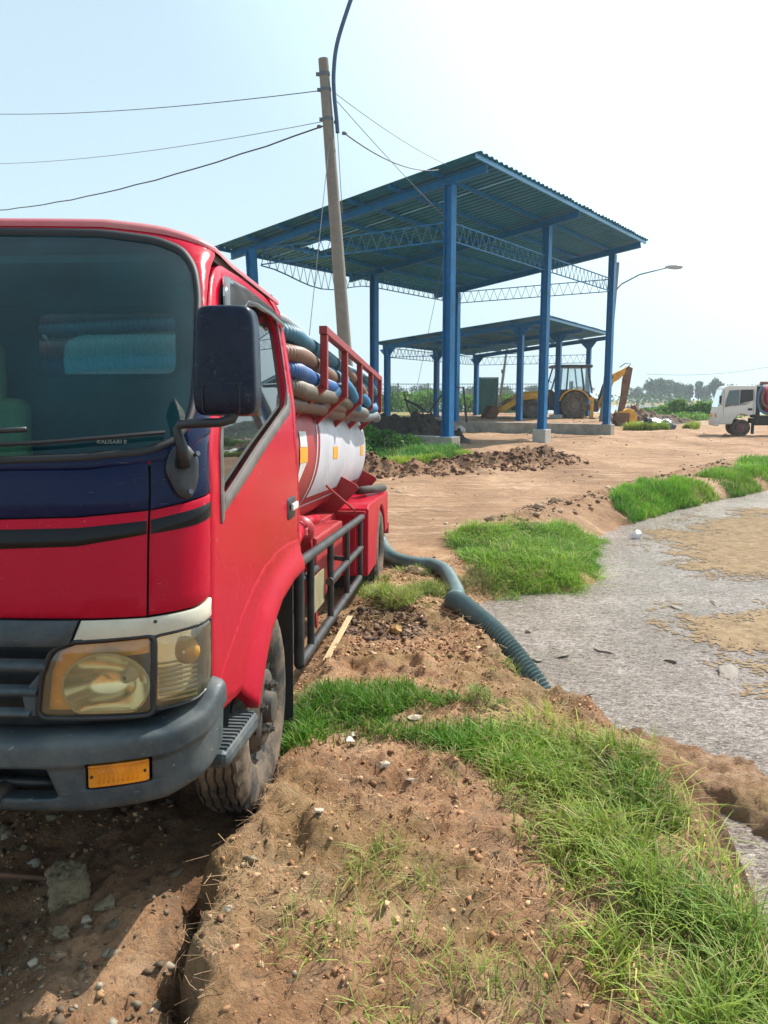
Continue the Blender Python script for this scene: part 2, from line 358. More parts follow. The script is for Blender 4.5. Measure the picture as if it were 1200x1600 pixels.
def ground_mat():
    m = bpy.data.materials.new('earth'); m.use_nodes = True; N = m.node_tree.nodes; L = m.node_tree.links; b = N['Principled BSDF']
    geo = N.new('ShaderNodeNewGeometry'); at = N.new('ShaderNodeAttribute'); at.attribute_name = 'col'; sp = N.new('ShaderNodeSeparateColor'); L.new(at.outputs['Color'], sp.inputs[0])
    def nz(s, d=8, r=.65, off=(0, 0, 0), st=(1, 1, 1)):
        mp = N.new('ShaderNodeMapping'); mp.inputs['Location'].default_value = off; mp.inputs['Scale'].default_value = st; L.new(geo.outputs['Position'], mp.inputs[0])
        n = N.new('ShaderNodeTexNoise'); n.inputs['Scale'].default_value = s; n.inputs['Detail'].default_value = d; n.inputs['Roughness'].default_value = r; L.new(mp.outputs[0], n.inputs[0]); return n.outputs[0]
    def ramp(f, stops):
        r = N.new('ShaderNodeValToRGB'); e = r.color_ramp.elements
        while len(e) < len(stops): e.new(.5)
        for i, (p, c) in enumerate(stops): e[i].position = p; e[i].color = (*c, 1)
        L.new(f, r.inputs[0]); return r.outputs[0]
    def mix(f, a, c, bt='MIX'):
        x = N.new('ShaderNodeMix'); x.data_type = 'RGBA'; x.blend_type = bt
        if isinstance(f, float): x.inputs[0].default_value = f
        else: L.new(f, x.inputs[0])
        L.new(a, x.inputs[6])
        if isinstance(c, tuple): x.inputs[7].default_value = (*c, 1)
        else: L.new(c, x.inputs[7])
        return x.outputs[2]
    def math_(op, a, c, cl=True):
        x = N.new('ShaderNodeMath'); x.operation = op; x.use_clamp = cl
        for i, t in enumerate((a, c)):
            if isinstance(t, (int, float)): x.inputs[i].default_value = t
            else: L.new(t, x.inputs[i])
        return x.outputs[0]
    soil = ramp(nz(3.0), [(.25, (.19, .092, .044)), (.40, (.38, .20, .10)), (.54, (.52, .30, .165)), (.72, (.66, .44, .27))])
    fine = ramp(nz(45, 6, .8), [(.34, (.34, .31, .29)), (.50, (1, 1, 1)), (.72, (1.15, 1.1, 1.05))])
    soil = mix(.8, soil, fine, 'MULTIPLY')
    vo = N.new('ShaderNodeTexVoronoi'); vo.inputs['Scale'].default_value = 26; L.new(geo.outputs['Position'], vo.inputs[0])
    grit = ramp(vo.outputs['Distance'], [(.04, (.62, .54, .44)), (.13, (.28, .18, .11))])
    soil = mix(math_('MULTIPLY', ramp(nz(7, 3), [(.52, (0, 0, 0)), (.6, (.55, .55, .55))]), 1.0), soil, grit)
    tr = nz(.55, 7, .6, st=(1.0, .35, 1)); road = ramp(tr, [(.30, (.21, .115, .062)), (.43, (.35, .20, .11)), (.56, (.46, .28, .165)), (.72, (.58, .38, .24))])
    road = mix(math_('MULTIPLY', ramp(nz(1.7, 7, .7, (5, 1, 0), (1, .5, 1)), [(.50, (0, 0, 0)), (.66, (.75, .75, .75))]), 1.0), road, ramp(nz(6, 5, .7), [(.35, (.20, .11, .062)), (.65, (.36, .215, .125))]))
    road = mix(math_('MULTIPLY', ramp(nz(1.1, 5, .7, (2, 7, 0), (.22, 2.6, 1)), [(.48, (0, 0, 0)), (.60, (.8, .8, .8))]), 1.0), road, (.30, .175, .10))
    road = mix(math_('MULTIPLY', ramp(nz(1.6, 5, .7, (9, 3, 0), (.25, 3.2, 1)), [(.54, (0, 0, 0)), (.64, (.6, .6, .6))]), 1.0), road, (.66, .48, .33))
    road = mix(.7, road, ramp(nz(9, 8, .75), [(.3, (.62, .58, .54)), (.6, (1, 1, 1))]), 'MULTIPLY')
    c = mix(sp.outputs[0], soil, road)
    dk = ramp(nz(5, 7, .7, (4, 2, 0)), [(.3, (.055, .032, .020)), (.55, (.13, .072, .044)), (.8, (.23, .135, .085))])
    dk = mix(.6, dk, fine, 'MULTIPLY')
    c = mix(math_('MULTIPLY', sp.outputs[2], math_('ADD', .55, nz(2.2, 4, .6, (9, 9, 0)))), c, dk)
    vg = ramp(nz(12, 6, .7, (3, 8, 0)), [(.3, (.07, .10, .025)), (.5, (.19, .20, .05)), (.7, (.38, .32, .15))])
    c = mix(math_('MULTIPLY', sp.outputs[1], .85), c, vg)
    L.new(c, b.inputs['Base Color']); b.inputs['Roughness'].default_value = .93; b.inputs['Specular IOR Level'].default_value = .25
    hgt = math_('ADD', math_('MULTIPLY', nz(38, 8, .75), .55, False), math_('MULTIPLY', nz(130, 5, .8), .22, False), False)
    hgt = math_('ADD', hgt, math_('MULTIPLY', nz(11, 4, .6), .5, False), False)
    bp = N.new('ShaderNodeBump'); bp.inputs['Strength'].default_value = 1.0; bp.inputs['Distance'].default_value = .05; L.new(hgt, bp.inputs['Height']); L.new(bp.outputs[0], b.inputs['Normal'])
    return m
ground = tag(build_ground(), 'bare brown earth and packed dirt road', None, kind='structure')

def water_mat():
    m = bpy.data.materials.new('sludge_water'); m.use_nodes = True; N = m.node_tree.nodes; L = m.node_tree.links; b = N['Principled BSDF']
    geo = N.new('ShaderNodeNewGeometry')
    def nz(s, d=6, r=.6, st=(1, 1, 1), rot=0, dist=0):
        mp = N.new('ShaderNodeMapping'); mp.inputs['Scale'].default_value = st; mp.inputs['Rotation'].default_value = (0, 0, rot); L.new(geo.outputs['Position'], mp.inputs[0])
        n = N.new('ShaderNodeTexNoise'); n.inputs['Scale'].default_value = s; n.inputs['Detail'].default_value = d; n.inputs['Roughness'].default_value = r; n.inputs['Distortion'].default_value = dist; L.new(mp.outputs[0], n.inputs[0]); return n.outputs[0]
    r = N.new('ShaderNodeValToRGB'); e = r.color_ramp.elements; e.new(.5)
    for i, (p, c) in enumerate([(.37, (.13, .10, .085)), (.49, (.38, .32, .285)), (.61, (.78, .70, .64))]): e[i].position = p; e[i].color = (*c, 1)  # scummy water tones; ripple sparkle is painted in as the pale end
    L.new(nz(20, 6, .85, (1, 1.6, 1), .45, 1.4), r.inputs[0])
    r2 = N.new('ShaderNodeValToRGB'); r2.color_ramp.elements[0].position = .42; r2.color_ramp.elements[0].color = (.80, .76, .72, 1); r2.color_ramp.elements[1].position = .62; r2.color_ramp.elements[1].color = (1.05, 1.0, .98, 1)
    L.new(nz(1.6, 5, .6), r2.inputs[0])
    x = N.new('ShaderNodeMix'); x.data_type = 'RGBA'; x.blend_type = 'MULTIPLY'; x.inputs[0].default_value = 1; L.new(r.outputs[0], x.inputs[6]); L.new(r2.outputs[0], x.inputs[7])
    L.new(x.outputs[2], b.inputs['Base Color']); b.inputs['Roughness'].default_value = .20; b.inputs['IOR'].default_value = 1.33
    bp = N.new('ShaderNodeBump'); bp.inputs['Strength'].default_value = 1.0; bp.inputs['Distance'].default_value = .03
    L.new(nz(26, 5, .75, (1, 2.2, 1), .45, .9), bp.inputs['Height']); L.new(bp.outputs[0], b.inputs['Normal'])
    return m
wm = water_mat()
pb = B(); PP = [(.6, -9), (19, -9), (20, 9), (19, 18), (15, 22), (10, 21), (5, 16), (.5, 9)]
pb.add([(x, y, WATER) for x, y in PP], [tuple(range(len(PP)))])
tag(pb.make('pond_water', wm), 'grey rippled sludge pond beside the earth bank', None, kind='structure')
fw = mat('far_water', (.42, .46, .47), rough=.12, var=.05, bump=.25, bscale=2.0, coords='Object')
tag(B().add([(-900, 82, -.55), (900, 82, -.55), (900, 256, -.55), (-900, 256, -.55)], [(0, 1, 2, 3)]).make('river_water', fw), 'pale flat water beyond the compound', None, kind='structure')
# ================================================================ open sheds
blue = mat('blue_paint_steel', (.002, .15, .38), rough=.42, metal=.0, var=.22, scale=3, bump=.15, bscale=30, spec=.25, dirt=(.03, .10, .18), dirt_amt=.25, dscale=3.5, scr=((.16, .09, .05), .5))
blue_roof = mat('blue_roof_sheet', (.003, .15, .29), rough=.42, metal=.0, spec=.35, var=.3, scale=1.2, dirt=(.015, .12, .16), dirt_amt=.35, dscale=1.3)
blue_light = mat('blue_edge_channel', (.06, .24, .42), rough=.38, metal=.2, var=.12, scale=3)
conc = mat('rough_concrete', (.36, .33, .28), rough=.9, var=.28, scale=2.2, bump=.5, bscale=14, dirt=(.12, .105, .085), dirt_amt=.8, dscale=1.4, coords='Object')
conc_lt = mat('pale_concrete', (.50, .48, .43), rough=.9, var=.2, scale=4, bump=.4, bscale=20, dirt=(.2, .17, .13), dirt_amt=.5, dscale=2)
steel_w = mat('truss_steel', (.03, .17, .27), rough=.5, var=.15)
def hbeam(b, p0, p1, w_, d_, up, t=.016):
    p0, p1, up = Vector(p0), Vector(p1), Vector(up); dr = (p1 - p0).normalized(); sx = dr.cross(up).normalized(); sz = sx.cross(dr).normalized()
    for s in (-1, 1): b.beam(p0 + sz * s * (d_ / 2), p1 + sz * s * (d_ / 2), w_, t, sz)
    b.beam(p0, p1, t, d_ - t, sz)
def shed(name, label, A, th, L1, W, Hf, Hb, zb, oF, oL, oR, oB, tz, post=.3, front_truss=True, lean=None, hole=None, base_z=None, rt=.3, npur=7, knee=False):
    root = thing(name, label, 'shed', (A[0], A[1], 0), (0, 0, th)); sl = (Hb - Hf) / W
    zr = lambda b: Hf + sl * b          # rafter underside line
    def P(a, b, z): return (a, b, z)
    for i in range(3):
        for j in range(2):
            a, b = i * L1, j * W; top = zr(b); m = B(); z0 = (base_z or {}).get((i, j), zb)
            tp = Vector((a, b, top))
            if lean and (i, j) == lean[0]: tp += Vector(lean[1])
            hbeam(m, (a, b, z0), tp, post, post * .9, (0, 1, 0))
            m.box(a - post * .65, a + post * .65, b - post * .6, b + post * .6, z0 - .02, z0 + .025)
            m.make('post', blue, root)
    for i in range(3):
        m = B(); a = i * L1; b0, b1 = -oF + .12, W + oB - .1
        hbeam(m, (a, b0, zr(b0) + .13), (a, b1, zr(b1) + .13), .17, .24, (0, 0, 1), .014)
        for bb in (0, W):
            if knee:
                s = 1 if bb == 0 else -1
                m.prism([(bb, zr(bb) - .6), (bb + s * .55, zr(bb) + sl * s * .5), (bb, zr(bb) + .0)], 'x', a - .02, a + .02)
                m.prism([(bb, zr(bb) - .6), (bb - s * .5, zr(bb) - sl * s * .5), (bb, zr(bb) + .0)], 'x', a - .018, a + .018)
        m.make('rafter', blue, root)
    a0, a1 = -oL + .03, 2 * L1 + oR - .03
    for k in range(npur):
        b = -oF + .10 + (W + oF + oB - .2) * k / (npur - 1); z = zr(b) + .25
        m = B(); m.beam((a0, b, z + .055), (a1, b, z + .055), .012, .13).beam((a0, b + .03, z), (a1, b + .03, z), .06, .01).beam((a0, b + .03, z + .112), (a1, b + .03, z + .112), .06, .01)
        m.make('purlin', blue if k else blue_light, root)
    # corrugated sheets, each its own panel, corrugations running down the slope
    tot = 2 * L1 + oL + oR; n = round(tot / .96); wd = tot / n; L_ = W + oF + oB
    prof = []
    for q in range(3):
        for f, h in ((0, 0), (.30, 0), (.42, .045), (.72, .045), (.84, 0)): prof.append(((q + f) * wd / 3, h))
    prof.append((wd, 0))
    def sheet(b0, b1):
        m = B(); vs = []
        for b in (b0, b1):
            for px, ph in prof: vs.append((px, b, zr(b) + .375 + ph))
        k = len(prof); m.add(vs, [(i, i + 1, k + i + 1, k + i) for i in range(k - 1)]); return m.mesh('roof_sheet', recalc=False)
    full = sheet(-oF, W + oB); full.materials.append(blue_roof)
    for i in range(n):
        x = -oL + i * wd; jig = random.uniform(-.03, .03)
        if hole and i == hole[0]:
            for b0, b1 in ((-oF, hole[1]), (hole[2], W + oB)):
                o = link('roof_sheet', sheet(b0, b1), blue_roof, root); o.location = (x, 0, 0)
        else:
            o = link('roof_sheet', full, None, root); o.location = (x, jig, random.uniform(0, .008))
    # trusses between posts
    def truss(p, q, sag=0.0, h=.53, nw=None):
        p, q = Vector(p), Vector(q); d = q - p; ln = d.length; nseg = 10
        def at(t, dz): return p + d * t + Vector((0, 0, dz - sag * math.sin(math.pi * t) ** 2 * (0.6 + .4 * (dz == 0))))
        tr = thing('truss', None, None); tr.parent = root
        for dz in (0, h):
            pts = [at(k / nseg, dz) for k in range(nseg + 1)]; m = B()
            for k in range(nseg): m.beam(pts[k], pts[k + 1], .05, .035)
            m.make('chord', blue, tr)
        N = nw or int(ln / .42)
        for k in range(N):
            t0, t1 = k / N, (k + .5) / N, ; t2 = (k + 1) / N
            wb = B(); wb.beam(at(t0, .0), at(t1, h), .016, .016).beam(at(t1, h), at(t2, .0), .016, .016); wb.make('web', steel_w, tr)
        return tr
    e = .16
    for i in range(2):
        truss((i * L1 + e, 0, tz), ((i + 1) * L1 - e, 0, tz)) if front_truss else None
        truss((i * L1 + e, W, tz), ((i + 1) * L1 - e, W, tz), .45 if (lean and i == 0) else 0)
    truss((0, e, tz), (0, W - e, tz)); truss((2 * L1, e, tz), (2 * L1, W - e, tz))
    return root
th1 = .961
big = shed('open_shed', 'tall open blue steel shed with a sloping corrugated roof on concrete plinths', (1.983, 25.021), th1, 7.13, 7.914, 7.988, 6.894, .5, 1.342, .769, .709, 1.444, 6.40,
           post=.29, lean=((0, 1), (-.35, .0, 0)), hole=(3, 6.5, 7.6), npur=8)
small = shed('open_shed', 'lower open blue steel shed behind the tall one, over the backhoe', (7.17, 42.741), 1.051, 6.46, 8.046, 5.32, 4.484, .45, 1.5, .62, .5, .4, 4.0,
             post=.30, front_truss=False, npur=6, base_z={(1, 0): .70}, knee=True)
U1 = Vector((math.cos(th1), math.sin(th1))); V1 = Vector((-math.sin(th1), math.cos(th1))); A1 = Vector((1.983, 25.021))
def pl1(a, b): s = A1 + U1 * a + V1 * b; return (s.x, s.y, 0)
def wall(label, a0, a1, b0, b1, top, bot=-.4, mt=conc, nm='concrete_plinth'):
    t = thing(nm, label, 'concrete wall' if (abs(b1 - b0) > 1) else 'plinth', pl1(a0, b0), (0, 0, th1)); m = B(); L_ = b1 - b0; n = max(1, int(L_ / 2.4))
    for k in range(n):
        y0 = L_ * k / n + (.006 if k else 0); y1 = L_ * (k + 1) / n; dz = random.uniform(-.006, .006)
        B().box(0, a1 - a0, y0, y1, bot, top + dz).make('wall_block' if n > 1 else 'block', mt, t, bevel=.02)
    return t
wall('concrete plinth wall under the near left shed post', -.28, .28, -.30, 8.2, .5, mt=conc)
wall('small concrete plinth under the middle front shed post', 7.13 - .27, 7.13 + .27, -.27, .27, .5, mt=conc_lt)
wall('long stained concrete retaining wall in front of the backhoe', 14.26 - .22, 14.26 + .28, -.30, 8.3, .5)
blk = thing('concrete_block', 'small white concrete block under a lower shed post', 'block', (10.38, 48.35, .45), (0, 0, 1.051))
B().box(-.36, .36, -.36, .36, -.1, .25).make('block', conc_lt, blk, bevel=.015)
bar = B().tube([(-.1, 34.2, 7.05), (.35, 34.6, 6.75), (.9, 35.0, 6.4)], .035, 6)
# a loose bent bar hanging off the damaged rear truss
lb = bar.make('bent_bar', blue); tag(lb, 'loose bent steel bar sticking out of the sagging rear truss', 'bar')

# ================================================================ utility pole, lamp arm, wires
polec = mat('pole_concrete', (.21, .20, .175), rough=.85, var=.15, scale=8, bump=.3, bscale=40, dirt=(.16, .14, .12), dirt_amt=.5, dscale=3)
galv = mat('dark_galvanised', (.12, .14, .17), rough=.5, metal=.5, var=.2)
navy_pipe = mat('navy_pipe', (.05, .09, .17), rough=.45, metal=.2, var=.15)
wirem = mat('black_cable', (.03, .03, .035), rough=.6); wireg = mat('grey_wire', (.16, .17, .18), rough=.5, metal=.3)
pt = Vector((-1.15, 16.2, 8.05)); pbm = Vector((-.58, 16.2, -.2)); pd = pt - pbm
pole = thing('utility_pole', 'leaning grey concrete utility pole behind the red truck', 'pole', pbm)
B().tube([(0, 0, 0), pd * .5, pd], [.155, .125, .095], 20).make('pole_shaft', polec, pole, smooth=True, ang=50)
def onp(z): return pd * ((z - pbm.z) / pd.z)
for z in (7.78, 7.50, 6.97):
    c = onp(z); dr = pd.normalized(); B().tube([c - dr * .03, c + dr * .03], .108, 16).make('clamp', galv, pole)
    B().box(c.x - .16, c.x - .10, c.y - .02, c.y + .02, c.z - .03, c.z + .03).make('bolt', galv, pole)
pe = onp(6.72)
arm = [pe + Vector((.17, -.02, 0)), onp(7.0) + Vector((.17, -.02, 0)), onp(7.4) + Vector((.16, -.02, 0)), onp(7.8) + Vector((.18, -.02, 0)), onp(8.3) + Vector((.28, -.02, 0)), onp(8.9) + Vector((.52, -.02, 0)),
       onp(9.5) + Vector((.80, -.02, 0)), onp(10.0) + Vector((1.08, -.02, 0)), onp(10.3) + Vector((1.45, -.02, 0))]
B().tube(catmull(arm, 6), .04, 10).make('lamp_arm', navy_pipe, pole, smooth=True, ang=50)
e_ = arm[-1]; B().prism([(e_.x - .05, e_.z - .05), (e_.x + .5, e_.z + .03), (e_.x + .62, e_.z + .10), (e_.x + .45, e_.z + .16), (e_.x, e_.z + .08)], 'y', e_.y - .1, e_.y + .1).make('lamp_head', galv, pole, bevel=.02)
for z, dx in ((6.72, .3), (6.92, .16), (6.84, -.17)):
    c = onp(z); B().lathe([(-.05, .01), (-.04, .03), (0, .035), (.03, .025), (.05, .01)], 'x', 10, (c.x + dx, c.y, c.z)).make('insulator', galv, pole, smooth=True)
def wire(label, p, q, sag, r=.012, m=wirem, wob=0, nm='cable', n=24):
    p, q = Vector(p), Vector(q); pts = []
    for k in range(n + 1):
        t = k / n; v = p.lerp(q, t); v.z -= sag * 4 * t * (1 - t); v.z += wob * math.sin(t * 60); pts.append(v)
    return tag(B().tube(pts, r, 5).make(nm, m), label, nm.replace('_', ' '))
O_ = pbm
wire('upper thin cable running left from the pole top', O_ + onp(7.5), (-16.1, 30, 11.75), .25, .009)
wire('middle thin cable running left from the pole', O_ + onp(6.95), (-16.1, 30, 10.0), .3, .007, wireg)
wire('thick black cable bundle sagging left from the pole', O_ + onp(6.85) + Vector((-.1, 0, 0)), (-16.1, 30, 8.30), .45, .015, wob=.01)
wire('pale wire from the pole top down to the tall shed roof edge', O_ + onp(7.45) + Vector((.17, 0, 0)), (1.9, 24.6, 8.42), .1, .009, wireg)
wire('thick dark cable sagging from the pole to the tall shed roof', O_ + onp(6.72) + Vector((.3, 0, 0)), (1.8, 25.0, 8.45), .28, .014)
wire('thin wire from the pole to the truss at the near shed post', O_ + onp(7.3) + Vector((.2, 0, 0)), (1.92, 24.9, 6.95), .05, .008, wireg)
wire('thin guy wire slanting down left of the pole', O_ + onp(6.5) + Vector((-.0, -.12, 0)), (-1.55, 13.4, .0), .0, .007, wireg, nm='guy_wire')
wire('thin drop wire hanging straight down right of the pole', O_ + onp(6.9) + Vector((.17, 0, 0)), (-.80, 16.0, 5.2), .0, .007, wireg)
wire('thin stay wire slanting beside the near shed post', (1.9, 25.1, 6.3), (1.0, 30, 1.0), 0, .008, wireg, nm='stay_wire')
wire('long thin cable sagging across the sky beyond the white truck', (16.2, 50, 3.15), (36, 60, 6.4), 1.0, .014, wireg)
# street lamp behind the right shed post
sp_ = thing('street_lamp', 'leaning grey street lamp behind the far right shed post', 'street lamp', (11.5, 42.6, 0))
B().tube([(0, 0, -.2), (.28, 0, 4), (.55, 0, 8.6)], [.16, .13, .09], 14).make('pole_shaft', polec, sp_, smooth=True, ang=50)
B().tube([(.50, 0, 7.2), (.75, -.1, 7.5), (1.6, -.3, 7.95), (2.9, -.6, 8.25)], .035, 8).make('lamp_arm', galv, sp_, smooth=True)
B().lathe([(-.05, .03), (.1, .09), (.45, .13), (.75, .1), (.85, .02)], 'x', 12, (2.85, -.6, 8.28)).make('lamp_head', mat('lamp_grey', (.4, .42, .44), rough=.4), sp_, smooth=True)
# far leaning pole seen through the lower shed
fp = thing('utility_pole', 'thin distant leaning pole seen through the lower shed', 'pole', (9.0, 64, 0))
B().tube([(0, 0, 0), (.75, 0, 6.2)], [.13, .09], 10).make('pole_shaft', polec, fp, smooth=True)
B().box(.25, .5, -.05, .05, 3.6, 3.9).make('meter_box', galv, fp)

# ================================================================ fence and gate behind the lower shed
fm = mat('fence_steel', (.10, .16, .17), rough=.6, var=.2); green_sheet = mat('green_sheet_metal', (.035, .12, .11), rough=.5, var=.2, scale=2)
fence = thing('bar_fence', 'long metal bar fence behind the lower shed', 'fence', (-1.2, 61, .3))
for z in (2.42, 2.05, .35): B().box(0, 13.6, -.02, .02, z - .025, z + .025).make('rail', fm, fence)
for k in range(7): B().box(k * 2.26 - .04, k * 2.26 + .04, -.05, .05, 0, 2.5).make('fence_post', fm, fence)
bme = B().box(-.011, .011, -.011, .011, .1, 2.4).mesh('bar'); bme.materials.append(fm)
for k in range(68):
    if 46 <= k <= 50: continue
    o = link('bar', bme, None, fence); o.location = (.1 + k * .2, 0, 0)
gate = thing('sheet_gate', 'dark green corrugated sheet panel standing at the bar fence', 'gate', (7.15, 60.6, .3))
g = B(); vs = []
for z in (.1, 2.85):
    for k in range(41): vs.append((k * .034, .02 * (1 if (k // 2) % 2 else -1), z))
g.add(vs, [(i, i + 1, 41 + i + 1, 41 + i) for i in range(40)]).make('sheet', green_sheet, gate)
for x in (-.03, 1.39): B().box(x - .03, x + .03, -.04, .04, 0, 2.92).make('frame_post', fm, gate)
B().box(-.06, 1.42, -.04, .04, 2.86, 2.92).make('frame_rail', fm, gate)
# ================================================================ red tanker truck
red = mat('truck_red', (.48, .002, .024), rough=.18, var=.08, scale=1.6, dirt=(.32, .02, .03), dirt_amt=.20, dscale=2.0, coat=.0, scr=((.55, .22, .22), .45), spec=.16, zdirt=(.4, 1.2), bump=.03, bscale=3, bdist=.01)
red_dk = mat('tank_red', (.36, .006, .014), rough=.42, var=.15, scale=2, dirt=(.30, .12, .09), dirt_amt=.5, dscale=2.5)
rack_red = mat('rack_red', (.30, .018, .022), rough=.5, var=.2, scale=4, dirt=(.15, .06, .04), dirt_amt=.5, dscale=6)
navy = mat('hood_navy', (.002, .007, .042), rough=.14, var=.2, scale=2, spec=.22, scr=((.22, .25, .32), .35), dirt=(.03, .04, .08), dirt_amt=.25, dscale=3)
blackg = mat('gloss_black_strip', (.003, .003, .004), rough=.15, var=.2, spec=.3)
rubber = mat('black_rubber', (.018, .019, .021), rough=.6, var=.2)
plast = mat('faded_grey_plastic', (.034, .050, .060), rough=.46, var=.45, scale=3.5, dirt=(.17, .17, .155), dirt_amt=.75, dscale=4, scr=((.30, .31, .30), .6), bump=.15, bscale=70, bdist=.003)
blackp = mat('black_plastic', (.014, .016, .020), rough=.38, var=.25, scale=4, dirt=(.12, .11, .10), dirt_amt=.3, dscale=4)
trimw = mat('aged_white_trim', (.62, .58, .46), rough=.4, var=.1, scale=4, dirt=(.30, .26, .18), dirt_amt=.4, dscale=5)
darkin = mat('dark_interior', (.035, .040, .042), rough=.8, var=.3)
chass = mat('chassis_black', (.020, .019, .018), rough=.7, var=.3, dirt=(.16, .11, .07), dirt_amt=.6, dscale=5)
seatm = mat('tan_seat', (.42, .27, .10), rough=.7, var=.15, scale=8)
dashm = mat('dusty_dashboard', (.30, .28, .13), rough=.8, var=.25, scale=3)
chrome = mat('reflector_chrome', (.86, .82, .70), rough=.14, metal=.85, var=.05)
amber = mat('amber_lens', (.80, .27, .012), rough=.18, var=.25, scale=14, coat=.5)
amber_r = mat('amber_reflector', (.80, .42, .08), rough=.25, metal=.25, var=.2, scale=20)
rimm = mat('dusty_steel_rim', (.075, .068, .062), rough=.6, metal=.3, var=.3, scale=8, dirt=(.20, .14, .09), dirt_amt=.5, dscale=7)
nutm = mat('wheel_nut_steel', (.12, .11, .10), rough=.5, metal=.6, var=.3)
tyrem = mat('dusty_tyre', (.030, .028, .026), rough=.85, var=.3, scale=5, dirt=(.30, .20, .125), dirt_amt=1.0, dscale=5, bump=.3, bscale=60)
whitep = mat('tank_white', (.52, .53, .58), rough=.40, var=.12, scale=1.5, dirt=(.34, .26, .26), dirt_amt=.8, dscale=2.6, stretch=(3, .8, .5))
orange = mat('orange_reflective_tape', (.85, .33, .02), rough=.4, var=.1)
silver = mat('silver_sticker', (.62, .62, .60), rough=.4, var=.1)
khaki = mat('khaki_plate', (.25, .21, .11), rough=.7, var=.2)
ws_glass = glassmat('windscreen_glass', (.42, .95, 1.0), gloss=.01, dirtc=(.04, .20, .25), dirtf=.14, ior=1.33)
side_glass = glassmat('side_glass', (.10, .17, .16), gloss=.10, dirtc=(.2, .2, .18), dirtf=.06)
rear_glass = glassmat('rear_glass', (.80, .95, .92), gloss=.03)
lens_glass = glassmat('aged_lens', (.97, .90, .70), gloss=.05, rough=.08, dirtc=(.70, .60, .36), dirtf=.13)
visor_m = glassmat('smoked_visor', (.10, .09, .09), gloss=.10, rough=.10, dirtc=(.20, .18, .17), dirtf=.45)

TW = .88
_t = np.linspace(0, 1, 4001); _d = .20 * (1 - np.sqrt(np.clip(1 - _t ** 5, 0, 1)))
_s = np.concatenate([[0], np.cumsum(np.hypot(np.diff(_t * TW), np.diff(_d)))]); SC = float(_s[-1])
def Wz(z): return TW - .10 * np.clip((z - 1.3) / .78, 0, 1.3) ** 1.6
def yc(z): return np.interp(z, [.4, .95, 1.2, 1.45, 1.50, 1.75, 2.0, 2.16], [.03, .035, .055, .09, .115, .27, .45, .60])
def skin(s, z):
    a = abs(s); sg = 1 if s >= 0 else -1
    # smooth yc a little by averaging
    yz = (yc(z - .02) + yc(z) + yc(z + .02)) / 3
    if a <= SC:
        t = float(np.interp(a, _s, _t)); return Vector((sg * t * float(Wz(z)), float(yz + np.interp(t, _t, _d)), z))
    return Vector((sg * float(Wz(z)), float(yz + .2 + (a - SC)), z))
def skinN(s, z, e=.004):
    du = skin(s + e, z) - skin(s - e, z); dz = skin(s, z + e) - skin(s, z - e); n = du.cross(dz).normalized()
    c = skin(s, z) - Vector((0, .95, z))
    return n if n.dot(c) > 0 else -n
def side_s(y, z):  # truck-local (y,z) on the door side -> skin s
    yz = (yc(z - .02) + yc(z) + yc(z + .02)) / 3
    return SC + float(y) - float(yz) - .2
def side(pts): return [(side_s(y, z), z) for y, z in pts]
def sym(pts):  # right half from top centre down to bottom centre
    return pts + [(-a, b) for a, b in reversed(pts) if a > 1e-6]
def rnd(P, r, k=5):
    o = []; n = len(P)
    for i in range(n):
        p, a, b = Vector(P[i]), Vector(P[i - 1]), Vector(P[(i + 1) % n]); la, lb = (a - p).length, (b - p).length
        q = min(r, la * .45, lb * .45)
        if q < 1e-4: o.append(tuple(p)); continue
        s, e = p + (a - p) / la * q, p + (b - p) / lb * q
        for j in range(k + 1):
            t = j / k; o.append(tuple(s * (1 - t) ** 2 + p * 2 * t * (1 - t) + e * t * t))
    return o
def dens(P, sp):
    o = []; n = len(P)
    for i in range(n):
        a, b = Vector(P[i]), Vector(P[(i + 1) % n]); l = (b - a).length
        if l < 1e-5: continue
        k = max(1, int(math.ceil(l / sp)))
        for j in range(k): o.append(tuple(a.lerp(b, j / k)))
    return o
def area(P): return sum(P[i - 1][0] * P[i][1] - P[i][0] * P[i - 1][1] for i in range(len(P))) / 2
def inset(P, e):
    if area(P) < 0: P = P[::-1]
    o = []; n = len(P)
    for i in range(n):
        a, p, b = Vector(P[i - 1]), Vector(P[i]), Vector(P[(i + 1) % n]); t = (b - a)
        if t.length < 1e-7: o.append(tuple(p)); continue
        t.normalize(); o.append((p.x - t.y * e, p.y + t.x * e))
    return o
